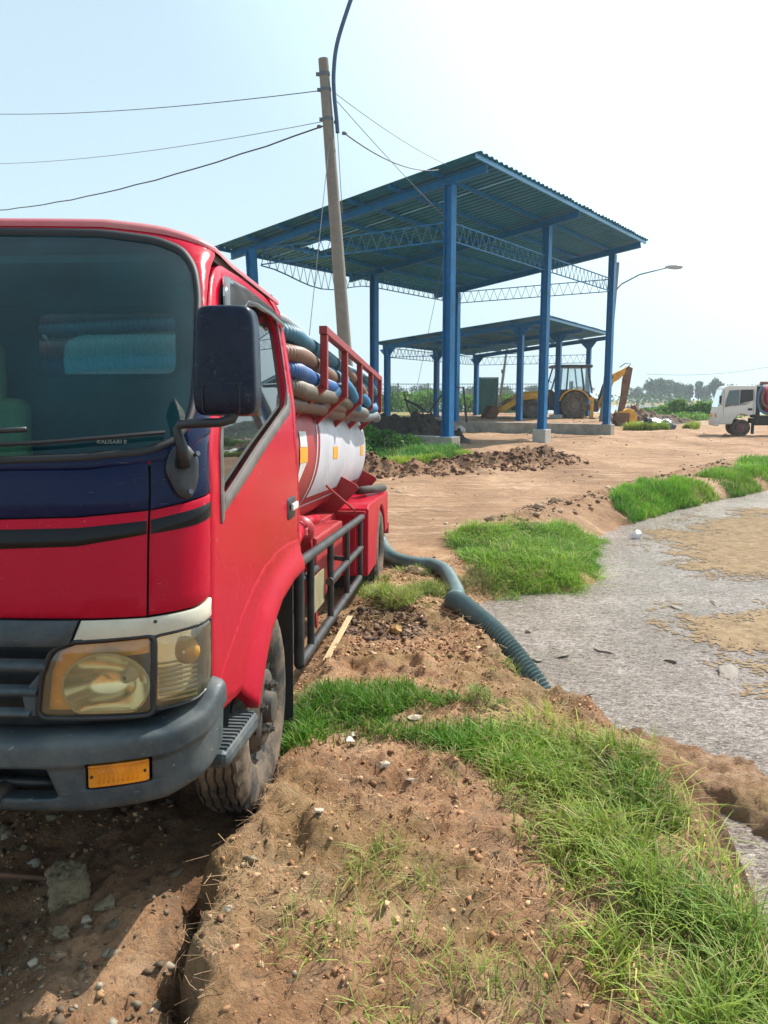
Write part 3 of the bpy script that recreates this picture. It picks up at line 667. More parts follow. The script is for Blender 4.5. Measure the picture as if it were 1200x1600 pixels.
def patch(name, outl, m, parent, holes=(), mp=skin, nf=skinN, off=0.0, th=.012, sp=.04, lip=.004, e=.006, r=.0, smooth=True, offf=None, make=True):
    O = dens(rnd(outl, r) if r else outl, sp); O = O if area(O) > 0 else O[::-1]
    HS = [dens(h, sp) for h in holes]; HS = [h if area(h) > 0 else h[::-1] for h in HS]
    pts = []; edges = []; kind = []
    def ring(P, k):
        o = len(pts); n = len(P); pts.extend(P); kind.extend([k] * n); edges.extend([(o + i, o + (i + 1) % n) for i in range(n)]); return list(range(o, o + n))
    rings = [ring(O, 1)]
    for h in HS: rings.append(ring(h, 1))
    if lip:
        I = inset(O, e); ok = inpoly([p[0] for p in I], [p[1] for p in I], O); I = [p for p, q in zip(I, ok) if q and pdist([p[0]], [p[1]], O)[0] > e * .6]
        pts.extend(I); kind.extend([0] * len(I))
        for h in HS:
            I = inset(h, -e); I = [p for p in I if pdist([p[0]], [p[1]], h)[0] > e * .6]; pts.extend(I); kind.extend([0] * len(I))
    xs = [p[0] for p in O]; ys = [p[1] for p in O]
    gx, gy = np.meshgrid(np.arange(min(xs), max(xs), sp), np.arange(min(ys), max(ys), sp)); gx = gx.ravel() + sp * .5; gy = gy.ravel() + sp * .5
    ins = inpoly(gx, gy, O) & (pdist(gx, gy, O) > max(e * 1.8, sp * .45))
    for h in HS: ins &= ~inpoly(gx, gy, h) & (pdist(gx, gy, h) > max(e * 1.8, sp * .45))
    gp = list(zip(gx[ins], gy[ins])); pts.extend(gp); kind.extend([0] * len(gp))
    v2, _, f2, ov, _, _ = delaunay_2d_cdt([Vector(p) for p in pts], edges, [], 0, 1e-6)
    cx = [sum(v2[i].x for i in f) / 3 for f in f2]; cy = [sum(v2[i].y for i in f) / 3 for f in f2]
    ok = inpoly(cx, cy, O)
    for h in HS: ok &= ~inpoly(cx, cy, h)
    fs = [tuple(f) for f, q in zip(f2, ok) if q]
    kd = [min(kind[i] for i in o) if o else 0 for o in ov]; kd = [1 if any(kind[i] == 1 for i in o) else 0 for o in ov]
    def P3(u, v, low): 
        q = off + (offf(u, v) if offf else 0) - low
        return mp(u, v) + nf(u, v) * q
    V = [P3(p.x, p.y, lip if kd[i] else 0) for i, p in enumerate(v2)]
    b = B(); b.add(V, fs)
    if th:
        for rg in [O] + HS:
            n = len(rg); a = [P3(p[0], p[1], lip) for p in rg]; c = [P3(p[0], p[1], lip + th) for p in rg]
            b.add(a + c, [(i, (i + 1) % n, n + (i + 1) % n, n + i) for i in range(n)])
    me = b.mesh(name, recalc=False)
    # orient towards outward normal
    bm = bmesh.new(); bm.from_mesh(me); bm.normal_update()
    for f in bm.faces:
        pass
    fl = []
    for i, f in enumerate(bm.faces):
        if i < len(fs):
            p = [v2[j] for j in fs[i]]; n = nf(sum(q.x for q in p) / 3, sum(q.y for q in p) / 3)
            if f.normal.dot(n) < 0: fl.append(f)
    bmesh.ops.reverse_faces(bm, faces=fl); bm.to_mesh(me); bm.free()
    if smooth: me.polygons.foreach_set('use_smooth', [i < len(fs) for i in range(len(me.polygons))])
    return link(name, me, m, parent)
def strip_ring(name, P, wd, m, parent, off=.004, th=.012, mp=skin, nf=skinN, out=True):
    """rubber profile following closed outline P, width wd"""
    P = dens(P, .03); P = P if area(P) > 0 else P[::-1]; Q = inset(P, -wd if out else wd); n = len(P); b = B()
    prof = [(0, -th), (.15, off * .7), (.5, off), (.85, off * .7), (1, -th)]; V = []
    for t, h in prof:
        for i in range(n):
            u = P[i][0] * (1 - t) + Q[i][0] * t; v = P[i][1] * (1 - t) + Q[i][1] * t; V.append(mp(u, v) + nf(u, v) * h)
    b.add(V, [(k * n + i, k * n + (i + 1) % n, (k + 1) * n + (i + 1) % n, (k + 1) * n + i) for k in range(len(prof) - 1) for i in range(n)])
    return b.make(name, m, parent, smooth=True)

truck = thing('tanker_truck', 'red tanker truck with dark windscreen parked nose towards the camera, hose rack along its tank', 'truck', (-1.39953, 1.98952, .12151))
ta = Vector((.08599412, .99473202, -.05579619)); tr_ = Vector((.99628405, -.0861283, 0)).normalized(); tn = tr_.cross(ta)
TM = Matrix((tr_, ta, tn)).transposed().to_4x4(); TM.translation = truck.location
truck.rotation_euler = TM.to_euler()
T = truck
def mir(pts): return [(-a, b) for a, b in pts][::-1]
# --- inner black shell behind the panel gaps, with openings
shell_front = sym([(0, 1.42), (.90, 1.42), (1.06, 1.3), (1.06, .5), (0, .5)])
patch('inner_shell', shell_front, blackp, T, off=-.085, lip=0, sp=.06, holes=[[(-.54, .49), (-.54, .62), (.54, .62), (.54, .49)][::-1]] if False else ())
# --- windscreen
WS = sym([(0, 2.138), (.50, 2.124), (.700, 2.100), (.790, 2.070), (.838, 2.01), (.856, 1.93), (.866, 1.74), (.868, 1.6), (.855, 1.53), (.822, 1.485), (.758, 1.459), (.576, 1.441), (.30, 1.431), (0, 1.428)])
WS = rnd(WS, .03)
patch('windscreen', WS, ws_glass, T, off=-.004, lip=0, th=0, sp=.05)
strip_ring('windscreen_seal', WS, .026, rubber, T, off=.007)
# black ceramic band along the top edge is absent; cab header and pillars
gask_out = inset(dens(WS, .03) if area(WS) > 0 else dens(WS, .03)[::-1], -.024)
DF = [(.25, .76), (.265, .90), (.275, 1.18), (.283, 1.32), (.335, 1.55), (.478, 1.84), (.600, 1.995), (.655, 2.035)]   # door front line (y,z)
pil = [(side_s(y - .008, z), z) for y, z in DF if z > 1.50]
def z0r(s): return float(np.interp(abs(s), [0, .5, .72, .85, .95, 1.1], [2.168, 2.157, 2.136, 2.112, 2.096, 2.084]))
pill_out = sym([(q, z0r(q) + .004) for q in (0, .2, .4, .55, .7, .78, .86, .93)] + [(side_s(.70, 2.086), 2.086), (side_s(.645, 2.045), 2.045)] + pil[::-1][1:] + [(side_s(.318, 1.50), 1.50), (.90, 1.47), (.85, 1.42), (.60, 1.405), (0, 1.395)])
patch('windscreen_frame', pill_out, red, T, holes=[gask_out], sp=.035, lip=.002)
# navy hood, its corners and the red lower panels
seam = .764
hood = sym([(0, 1.39), (.60, 1.400), (seam - .003, 1.425), (seam - .003, 1.292), (.578, 1.275), (.30, 1.266), (0, 1.264)])
patch('hood_panel', hood, navy, T, sp=.04)
cowl = sym([(0, 1.414), (.30, 1.417), (.576, 1.427), (.758, 1.444), (.83, 1.468), (.872, 1.51), (.888, 1.56), (.895, 1.60), (side_s(.340, 1.585), 1.585), (side_s(.312, 1.497), 1.497), (.905, 1.478), (.85, 1.427), (.60, 1.400), (0, 1.390)])
patch('cowl_panel', cowl, navy, T, off=.003, sp=.03, lip=.002, th=.004)
low = sym([(0, 1.260), (.30, 1.262), (.578, 1.271), (seam - .003, 1.288), (seam - .003, 1.008), (.59, 1.006), (0, 1.004)])
patch('front_panel', low, red, T, sp=.04)
patch('black_garnish', sym([(0, 1.237), (.37, 1.238), (.58, 1.244), (seam - .006, 1.262), (seam - .006, 1.226), (.58, 1.196), (.37, 1.187), (0, 1.184)]), blackg, T, off=.003, lip=.002, th=.004)
for s in (1, -1):
    fx = (lambda P: P) if s == 1 else mir
    patch('corner_panel', fx([(seam + .003, 1.292), (seam + .003, 1.425), (.85, 1.43), (.905, 1.48), (side_s(.314, 1.50), 1.50)] + [(side_s(y - .008, z), z) for y, z in ((.283, 1.33),)]), navy, T, sp=.03, lip=.003)
    patch('corner_panel', fx([(seam + .003, 1.288), (side_s(.275, 1.326), 1.326), (side_s(.267, 1.18), 1.18), (side_s(.262, 1.036), 1.036), (.90, 1.020), (seam + .003, 1.010)]), red, T, sp=.03, lip=.003)
    patch('black_garnish', fx([(seam + .005, 1.264), (side_s(.272, 1.304), 1.304), (side_s(.270, 1.262), 1.262), (.90, 1.245), (seam + .005, 1.226)]), blackg, T, off=.003, lip=.002, th=.004)
    patch('lamp_trim', fx([(.594, 1.000), (.572, .944), (.772, .954), (.90, .968), (side_s(.255, .978), .978), (side_s(.258, 1.030), 1.030), (.90, 1.014), (.766, 1.003)]), trimw, T, off=.004, sp=.03, lip=.003)
    B().tube([skin(s * .786, .993) + Vector((0, -.008, 0)), skin(s * .786, .993) + Vector((0, .004, 0))], .0045, 8).make('screw', blackp, T)
    # headlamp: dark bowl, reflector, amber band, lens
    HL = rnd([(.480, .745), (.494, .850), (.520, .915), (.566, .936), (.776, .949), (.772, .745)], .02)
    h = patch('headlight', fx(HL), chrome, T, off=-.10, lip=0, th=.10, sp=.03)
    rim_ = fx(HL); strip_ring('bezel', rim_, .016, blackp, h, off=.004)
    patch('amber_band', fx([(.488, .75), (.500, .855), (.524, .910), (.568, .928), (.770, .942), (.770, .900), (.60, .888), (.548, .86), (.530, .80), (.55, .75)]), amber_r, h, off=-.036, lip=0, th=0, sp=.03)
    # round reflector bowl
    bowl = B(); cx_, cz_ = .652, .820
    def bw(u, v, s=s):
        rr = .112 * v; aa = 2 * math.pi * u; p = skin(s * (cx_ + rr * math.cos(aa) * 1.0), max(.752, cz_ + rr * .80 * math.sin(aa)))
        return p + Vector((0, .075 - .072 * v ** 2.2 - .0 , 0))
    bowl.grid(bw, 40, 8).make('reflector', chrome, h, smooth=True)
    bowl_ring = B(); bowl_ring.tube([skin(s * (cx_ + .112 * math.cos(a)), max(.752, cz_ + .0896 * math.sin(a))) + Vector((0, .004, 0)) for a in np.linspace(0, 2 * math.pi, 41)[:-1]], .0035, 6, closed=True).make('reflector_rim', trimw, h, smooth=True)
    p = skin(s * .700, .842); B().lathe([(-.012, .006), (-.006, .017), (.02, .019), (.03, .022)], 'y', 18, tuple(p + Vector((0, .022, 0)))).make('bulb', silver, h, smooth=True)
    patch('lens', fx(HL), lens_glass, h, off=.002, lip=.004, th=.004, sp=.03)
    CL = rnd([(.784, .949), (side_s(.252, .970), .970), (side_s(.245, .79), .79), (.90, .765), (.776, .755)], .015)
    c = patch('corner_lamp', fx(CL), chrome, T, off=-.04, lip=0, th=.04, sp=.03)
    strip_ring('bezel', fx(CL), .010, blackp, c, off=.003)
    patch('lens', fx(CL), lens_glass, c, off=.003, lip=.004, th=.004, sp=.03, offf=lambda u, v: .0016 * math.sin(v * 420) if v < .86 else 0)
    p = skin(s * .852, .895); B().lathe([(-.012, .004), (-.006, .026), (.0, .036), (.01, .040)], 'y', 22, tuple(p + Vector((0, .035, 0)))).make('bulb', amber_r, c, smooth=True)
    for k in range(7):
        z = .775 + k * .0135
        B().tube([skin(s * q, z) + Vector((0, .006, 0)) for q in np.linspace(.79, .90, 6)], .0035, 5).make('lens_rib', trimw, c, smooth=True)
# grille between the lamps
patch('grille_lip', sym([(0, .999), (.588, 1.001), (.564, .940), (.545, .932), (0, .930)]), plast, T, off=.012, sp=.04, lip=.004, th=.03)
for k, (z0, z1, hw) in enumerate(((.850, .895, .50), (.785, .825, .475), (.730, .762, .455))):
    g = B(); N_ = 24
    g.grid(lambda u, v: skin(-hw + 2 * hw * u, z0 + (z1 - z0) * v) + Vector((0, .025 - .028 * math.sin(math.pi * v) - .012 * v, 0)), N_, 5).make('grille_bar', plast, T, smooth=True)
for s in (1, -1):
    fx = (lambda P: P) if s == 1 else mir
    patch('grille_cheek', fx([(.545, .930), (.558, .934), (.512, .915), (.484, .850), (.472, .742), (.44, .742), (.43, .80), (.49, .87)]), plast, T, off=-.002, sp=.03, lip=.003, th=.03)
# --- bumper
def zt(s): return float(np.interp(abs(s), [0, .45, .80, .90, .96, 1.2], [.682, .690, .712, .742, .800, .812]))
def zb(s): return float(np.interp(abs(s), [0, .60, .80, .92, 1.02], [.478, .480, .500, .540, .60]))
def bmp(s, v): return skin(s, max(.45, zb(s) + (zt(s) - zb(s)) * v))
def bmpN(s, v): 
    n = skinN(s, .7); n.z = 0; return n.normalized()
def bo(s, v):
    q = 1 - abs(2 * v - 1) ** 12; c = .046 * q; 
    c += .012 * sst(v, .58, .66) * (1 - sst(v, .93, 1.0))
    return float(c) - .02 + .004 * float(sst(abs(s), .9, 1.0))
bh = .90; intake = rnd([(-.535, .22), (-.50, .62), (.50, .62), (.535, .22)], .04)
fogs = [rnd([(s * .770, .325), (s * .770, .655), (s * .604, .655), (s * .604, .325)], .012) for s in (1, -1)]
bout = [(-1.0, .04), (-1.01, .5), (-1.0, .985), (0, .985), (1.0, .985), (1.01, .5), (1.0, .04), (0, .015)]
bumper = patch('bumper', bout, plast, T, holes=[intake] + fogs, mp=bmp, nf=bmpN, offf=bo, sp=.025, lip=.006, e=.010, th=.05)
lb_ = B()
lb_.grid(lambda u, v: bmp(-1.0 + 2.0 * u, .985) + bmpN(-1.0 + 2.0 * u, 1) * (bo(-1.0 + 2.0 * u, .985) - .006 - .07 * v) + Vector((0, 0, .006 * math.sin(v * 3.1))), 60, 3).make('bumper_ledge', plast, bumper, smooth=True)
ib = B().grid(lambda u, v: skin(-.56 + 1.12 * u, .49 + .16 * v) + Vector((0, .09, 0)), 12, 3).make('intake_back', blackp, bumper)
B().tube([skin(q, .545) + Vector((0, .04, 0)) for q in np.linspace(-.5, .5, 12)], .014, 8).make('intake_bar', blackp, bumper, smooth=True)
B().tube([Vector((.36, .10, .53)), Vector((.36, -.0, .53))], .022, 12).make('tow_hook', chass, bumper, smooth=True)
for s in (1, -1):
    fx = (lambda P: P) if s == 1 else mir
    fl = patch('fog_lamp', fx(rnd([(.762, .35), (.762, .63), (.612, .63), (.612, .35)], .012)), amber, bumper, mp=bmp, nf=bmpN, offf=lambda u, v: bo(u, v) + .004, sp=.014, lip=.006, e=.006, th=.03)
    for k in range(9):
        q = .640 + k * .0118
        B().tube([bmp(s * q, v) + bmpN(s * q, v) * (bo(q, v) + .004) for v in (.40, .46, .52, .58)], .0022, 5).make('lens_rib', amber, fl, smooth=True)
    for q in (.622, .752): B().tube([bmp(s * q, .49) + bmpN(s * q, .49) * (bo(q, .49) + .0), bmp(s * q, .49) + bmpN(s * q, .49) * (bo(q, .49) + .007)], .004, 8).make('screw', blackp, fl)
# --- doors
DOOR_TOP = [(.655, 2.035), (.74, 2.066), (1.0, 2.078), (1.40, 2.076), (1.525, 2.050)]
DOOR_REAR = [(1.575, 1.95), (1.565, 1.62), (1.560, 1.35), (1.556, 1.0)]
ARCH = [(1.56, .972), (1.334, .972), (1.10, .955), (.885, .910), (.735, .838), (.645, .748), (.590, .662)]
ARCHIN = [(1.54, .905), (1.31, .896), (1.07, .858), (.895, .785), (.795, .693), (.727, .617), (.690, .560)]
FLARE = [(1.56, 1.046), (1.36, 1.058), (1.15, 1.052), (.92, 1.025), (.74, .975), (.571, .905), (.40, .815), (.285, .735)]
GL = [(.385, 1.285), (.440, 1.50), (.555, 1.79), (.648, 1.95), (.735, 2.008), (1.1, 2.026), (1.44, 2.016), (1.502, 1.95), (1.478, 1.70), (1.436, 1.612)]
def door(s):
    fx = (lambda P: P) if s == 1 else mir
    outl = side([(.254, .70)] + DF[1:] + DOOR_TOP[1:] + DOOR_REAR + ARCH[1:] + [(.575, .650), (.285, .665)])
    gl = rnd(side(GL), .045)
    d = patch('door', fx(rnd(outl, .035)), red, T, holes=[fx(gl)], sp=.035, lip=.005, e=.008, th=.02)
    patch('side_window', fx(gl), side_glass, d, off=-.018, lip=0, th=0, sp=.06)
    strip_ring('window_seal', fx(gl), .016, rubber, d, off=.003)
    sill = side([(.385, 1.258), (.41, 1.306), (1.43, 1.628), (1.485, 1.69), (1.505, 1.65), (1.46, 1.592)])
    patch('window_sill_trim', fx(rnd(sill, .012)), mat('grey_window_trim', (.10, .085, .078), rough=.55, var=.2, dirt=(.22, .18, .15), dirt_amt=.5, dscale=6), d, off=.010, sp=.03, lip=.005, e=.01, th=.012)
    div = side([(.368, 1.225), (.362, 1.31), (.425, 1.53), (.440, 1.52), (.395, 1.31), (.390, 1.24)])
    patch('window_divider', fx(rnd(div, .01)), MATS['grey_window_trim'], d, off=.008, sp=.03, lip=.004, th=.01)
    vis = side([(.565, 1.83), (.63, 1.965), (.73, 2.030), (1.0, 2.046), (1.40, 2.042), (1.560, 2.00), (1.540, 1.962), (1.35, 1.985), (1.10, 1.980), (.90, 1.955), (.80, 1.90), (.74, 1.82)])
    patch('rain_visor', fx(rnd(vis, .03)), visor_m, d, off=.012, sp=.02, lip=.010, e=.012, th=.006, offf=lambda u, v: .020 * float(sst(2.05 - v, 0, .09)))
    # flared wheel arch
    fl = side(FLARE + [(.275, .690), (.585, .655)] + [(a, b) for a, b in ARCHIN[::-1]])
    FA = side(ARCHIN); 
    def fo(u, v): 
        dd = float(pdist([u], [v], FA, False)[0]); return .034 * (1 - float(sst(dd, .015, .135)))
    patch('arch_flare', fx(fl), red, d, off=.001, offf=(lambda u, v: fo(abs(u), v)), sp=.022, lip=.006, e=.007, th=.05)
    hd = patch('door_handle', fx(rnd(side([(1.325, 1.145), (1.325, 1.238), (1.475, 1.245), (1.475, 1.152)]), .022)), blackp, d, off=.006, sp=.02, lip=.005, th=.01)
    p0 = skin(s * side_s(1.35, 1.20), 1.20); p1 = skin(s * side_s(1.46, 1.205), 1.205)
    B().beam(p0 + Vector((s * .016, 0, 0)), p1 + Vector((s * .016, 0, 0)), .012, .03).make('lever', silver, hd, bevel=.004)
    # B pillar behind the door
    patch('rear_pillar', fx(rnd(side([(1.565, .93), (1.570, 1.35), (1.575, 1.62), (1.585, 1.95), (1.57, 2.03), (1.535, 2.058), (1.45, 2.084), (1.58, 2.086), (1.645, 2.06), (1.655, 1.95), (1.632, 1.62), (1.625, .93)]), .01)), red, T, sp=.03, lip=.003)
    # step
    stp = B().prism([(.29, .505), (.285, .560), (.655, .560), (.690, .535), (.66, .490)], 'x', s * .70, s * .915).make('step', plast, T, bevel=.02)
    for k in range(12): B().box(min(s * .76, s * .905), max(s * .76, s * .905), .315 + k * .029, .327 + k * .029, .558, .566).make('tread_rib', plast, stp)
    B().prism([(.30, .562), (.29, .668), (.585, .652), (.685, .565)], 'x', s * .80, s * .83).make('step_riser', blackp, T)
door(1); door(-1)
# --- roof
rf = B(); zs = [(0, 0)] + [(.006 + .030 * math.sin(a), .055 * (1 - math.cos(a))) for a in np.linspace(0, math.pi / 2, 9)]
S_ = np.concatenate([np.linspace(0, SC, 26), SC + np.linspace(.03, 1.03 - .0, 16)]); RS = np.concatenate([-S_[::-1], S_[1:]])
RS = [v for v in RS]; rings = []
def rp(s, z, ins):
    b_ = z0r(s); q = skin(s, b_); n = skinN(s, b_); n.z = 0; n.normalize(); q = q - n * (ins - .002); q.z = b_ + z
    if q.y > 1.64 - ins: q.y = 1.64 - ins
    return q
for z, ins in zs: rings.append([rp(s, z, ins) for s in RS])
top = rings[-1]; cc = Vector((0, 1.05, 0)); n = len(RS)
for k in (.85, .6, .3, .02):
    rings.append([Vector((cc.x + (p.x - cc.x) * k, cc.y + (p.y - cc.y) * k, (p.z * k + 2.130 * (1 - k)) + .020 * (1 - k ** 2))) for p in top])
V = [p for r_ in rings for p in r_]
rf.add(V, [(i * n + j, i * n + (j + 1) % n, (i + 1) * n + (j + 1) % n, (i + 1) * n + j) for i in range(len(rings) - 1) for j in range(n)])
roofp = mat('pale_red_roof', (.52, .075, .095), rough=.36, var=.12, scale=2, dirt=(.42, .32, .27), dirt_amt=.4, dscale=3, coat=.3)  # paler, pinker red than the other cab panels
rf.make('roof', roofp, T, smooth=True)
# --- back wall with rear window
bw_ = [(-.86, .9), (-.86, 1.35), (-.80, 2.0), (-.76, 2.12), (.76, 2.12), (.80, 2.0), (.86, 1.35), (.86, .9)]
rwh = rnd([(-.325, 1.775), (-.325, 2.045), (.325, 2.045), (.325, 1.775)], .05)
fl_ = lambda u, v: Vector((u, 1.61, v)); fn_ = lambda u, v: Vector((0, 1, 0))
patch('back_wall', bw_, MATS['truck_red'], T, holes=[rwh], mp=fl_, nf=fn_, sp=.12, lip=0, th=0)
patch('inner_back_wall', bw_, darkin, T, holes=[rwh], mp=lambda u, v: Vector((u, 1.58, v)), nf=fn_, sp=.15, lip=0, th=-.03)
patch('rear_window', rwh, rear_glass, T, mp=fl_, nf=fn_, sp=.2, lip=0, th=0)
strip_ring('window_seal', rwh, .02, rubber, T, mp=lambda u, v: Vector((u, 1.58, v)), nf=lambda u, v: Vector((0, -1, 0)), off=.008)
# --- interior
B().box(-.80, .80, .30, 1.58, .92, .98).make('cab_floor', darkin, T)
B().grid(lambda u, v: Vector((-.80 + 1.6 * u, (.20 + .30 * v), 1.405 + .02 * math.sin(v * 3) - .04 * v * v)), 10, 6).make('dashboard', dashm, T, smooth=True)
B().box(-.80, .80, .48, .54, 1.0, 1.33).make('dashboard_front', darkin, T, bevel=.02)
B().box(-.76, .76, .72, 1.56, 2.075, 2.10).make('headliner', mat('headliner_grey', (.16, .17, .16), rough=.9), T)
def seat(x, wdt, top, m, head):
    st = B().box(x - wdt / 2, x + wdt / 2, .95, 1.42, 1.08, 1.22).make('seat', m, T, bevel=.05, seg=4)
    B().box(x - wdt / 2 + .02, x + wdt / 2 - .02, 1.38, 1.50, 1.15, top).make('backrest', m, st, bevel=.055, seg=4)
    if head: B().box(x - .13, x + .13, 1.38, 1.48, top - .04, top + .24).make('headrest', m, st, bevel=.05, seg=4)
seatd = mat('dark_seat', (.035, .038, .036), rough=.75, var=.15, scale=8)
seat(-.52, .50, 1.66, seatm, True); seat(.50, .46, 1.50, seatd, False); seat(.04, .30, 1.42, seatd, False)
sw = B().tube([Vector((-.45 + .20 * math.cos(a), .78 + .09 * math.sin(a), 1.36 + .18 * math.sin(a))) for a in np.linspace(0, 2 * math.pi, 33)[:-1]], .014, 8, closed=True).make('steering_wheel', blackp, T, smooth=True)
B().tube([(-.45, .78, 1.36), (-.45, .55, 1.25)], .03, 8).make('steering_column', blackp, T)
# --- wipers, sticker
def onws(s, z, o=.018): return skin(s, z) + skinN(s, z) * o
for s0, s1, z0, z1 in ((.02, .80, 1.452, 1.492), (-.86, -.10, 1.448, 1.470)):
    wp = B().tube([onws(s0 + (s1 - s0) * t, z0 + (z1 - z0) * t - .012 * math.sin(t * 3.14), .012) for t in np.linspace(0, 1, 20)], .006, 5).make('wiper', rubber, T)
    B().tube([onws(s0 - .05, 1.400, .02)] + [onws(s0 + (s1 - s0) * t, z0 + (z1 - z0) * t + .012, .035) for t in (.15, .3, .45, .55)], .008, 6).make('wiper_arm', blackp, wp, smooth=True)
def text(body, size, m, parent, M_, ext=.0005, name='lettering'):
    cu = bpy.data.curves.new(name, 'FONT'); cu.body = body; cu.size = size; cu.extrude = ext; cu.align_x = 'CENTER'; cu.align_y = 'CENTER'
    o = bpy.data.objects.new(name, cu); me = bpy.data.meshes.new_from_object(o); bpy.data.objects.remove(o); me.materials.append(m)
    q = bpy.data.objects.new(name, me); COL.objects.link(q); q.parent = parent; q.matrix_local = M_; return q
def frame_on(s, z, o):
    n = skinN(s, z); x = (skin(s + .01, z) - skin(s - .01, z)).normalized(); y = n.cross(x).normalized()
    M_ = Matrix((x, y, n)).transposed().to_4x4(); M_.translation = skin(s, z) + n * o; return M_
text('KALISARI II', .016, MATS['grey_window_trim'] if False else mat('faded_sticker', (.25, .26, .24), rough=.7), T, frame_on(.665, 1.470, .002)); text('K E M B A', .009, MATS['faded_sticker'], T, frame_on(.655, 1.484, .002))
# --- mirrors
for s in (1, -1):
    base = patch('mirror_base', ((lambda P: P) if s == 1 else mir)(rnd([(.800, 1.395), (.815, 1.445), (.845, 1.468), (.872, 1.450), (.893, 1.425), (.890, 1.36), (.868, 1.312), (.835, 1.325)], .02)), blackp, T, off=.012, sp=.015, lip=.008, e=.01, th=.02, offf=lambda u, v: .012)
    for z, q in ((1.435, .883), (1.335, .862)): B().tube([skin(s * q, z) + skinN(s * q, z) * .02, skin(s * q, z) + skinN(s * q, z) * .03], .007, 10).make('bolt', galv, base)
    b0 = skin(s * .845, 1.40) + skinN(s * .845, 1.4) * .03
    pts = [b0, b0 + Vector((0, -.01, .05)), Vector((s * .828, b0.y - .012, 1.505)), Vector((s * .838, b0.y - .012, 1.518)), Vector((s * .88, .115, 1.520)), Vector((s * .955, .12, 1.523)), Vector((s * .985, .125, 1.532)), Vector((s * .993, .135, 1.56)), Vector((s * .993, .15, 1.62))]
    B().tube(pts, [.020, .016, .0125, .0125, .0125, .0125, .014, .016, .016], 10).make('mirror_arm', blackp, base, smooth=True)
    mb = B(); 
    def sq(u, v):
        th_, ph = -math.pi / 2 + math.pi * v, 2 * math.pi * u; c = lambda a, e_: math.copysign(abs(math.cos(a)) ** e_, math.cos(a)); sn = lambda a, e_: math.copysign(abs(math.sin(a)) ** e_, math.sin(a))
        x, y, z = c(th_, .28) * c(ph, .30), c(th_, .28) * sn(ph, .30), sn(th_, .28)
        yy = y * (.050 if y < 0 else .035); 
        return Vector((s * .966 + x * (.083 - .004 * z), .165 + yy - .012 * (1 - x * x) * (y < 0), 1.684 + z * .143))
    mb.grid(sq, 64, 48).make('mirror_housing', mat('mirror_black', (.002, .005, .020), rough=.24, var=.25, scale=6, dirt=(.05, .07, .11), dirt_amt=.30, dscale=7, scr=((.14, .16, .20), .7), spec=.25), base, smooth=True)
    strip_ring('mirror_cover', rnd([(s * .966 - .052, 1.545), (s * .966 - .052, 1.622), (s * .966 + .045, 1.622), (s * .966 + .045, 1.545)], .012), .0022, blackp, base, off=.0006, th=.002, mp=lambda u, v: Vector((u, .1045, v)), nf=lambda u, v: Vector((0, -1, 0)))
    B().box(s * .966 - .07, s * .966 + .07, .199, .205, 1.55, 1.81).make('mirror_glass', chrome, base)
# --- wheels
def wheel(x, y, z, s, dual=False, nm='wheel'):
    Rr = .385; wv = .19; N_ = 120; prof = []
    w0 = thing(nm, None, None, (x, y, z)); w0.parent = T; w0.rotation_euler = (random.uniform(0, 6), 0, 0)
    t = B(); half = wv / 2
    pr = [(half * .62, .205), (half * .80, .225), (half * .98, .275), (half, .315), (half * .97, .345), (half * .90, .366), (half * .80, .378)]
    gro = []
    for g in (.62, .30, -.02, -.34, -.66):
        gro += [(half * (g + .16), Rr), (half * (g + .05), Rr), (half * (g + .035), Rr - .012), (half * (g - .035), Rr - .012), (half * (g - .05), Rr)]
    pr = pr + gro + [(-a, b) for a, b in pr[::-1]]
    vs = []; fs = []; k = len(pr)
    for i, (a, r_) in enumerate(pr):
        for j in range(N_):
            an = 2 * math.pi * j / N_; rr = r_; aa = a
            if abs(a) > half * .76 and r_ > .36 and j % 3 == 0: rr -= .012
            if r_ >= Rr - .001 and 7 <= i < k - 7: aa = a + .003 * (1 if (j // 2) % 2 else -1)
            vs.append((s * aa, rr * math.cos(an), rr * math.sin(an)))
    for i in range(k - 1):
        for j in range(N_): fs.append((i * N_ + j, i * N_ + (j + 1) % N_, (i + 1) * N_ + (j + 1) % N_, (i + 1) * N_ + j))
    t.add(vs, fs).make('tyre', tyrem, w0, smooth=True, ang=35)
    o = half * .62
    cv = .035 if not dual else -.045
    rp_ = [(o + .005, .208), (o + .008, .200), (o - .02, .196), (o - .03, .180), (o - .010 + cv * .3, .172), (o + cv * .8, .140), (o + cv, .120), (o + cv, .080), (o + cv - .01, .078), (o + cv - .01, .062), (o + cv + .028, .056), (o + cv + .032, .045), (o + cv + .032, .0)]
    b = B(); n = 48; vs = []
    b.lathe([(s * a, r_) for a, r_ in rp_], 'x', n).make('rim', rimm, w0, smooth=True, ang=40)
    for k_ in range(6):
        an = 2 * math.pi * (k_ + .5) / 6; c_ = Vector((s * (o + cv * .45 + .008), .148 * math.cos(an), .148 * math.sin(an)))
        tt = Vector((0, -math.sin(an), math.cos(an))); rr = Vector((s * .25, math.cos(an), math.sin(an))).normalized(); nn = tt.cross(rr).normalized()
        if nn.x * s < 0: nn = -nn
        B().add([c_ + nn * .004 + tt * .034 * math.cos(q) + rr * .021 * math.sin(q) for q in np.linspace(0, 2 * math.pi, 17)[:-1]], [tuple(range(16))]).make('hand_hole', rubber, w0)
    for k_ in range(6):
        an = 2 * math.pi * k_ / 6; B().lathe([(s * (o + cv - .004), .017), (s * (o + cv + .010), .017), (s * (o + cv + .011), .010), (s * (o + cv + .024), .010), (s * (o + cv + .025), .0)], 'x', 6, (0, .098 * math.cos(an), .098 * math.sin(an))).make('wheel_nut', nutm, w0)
    return w0
FWz = .465
for s in (1, -1): wheel(s * .775, .985, FWz, s)
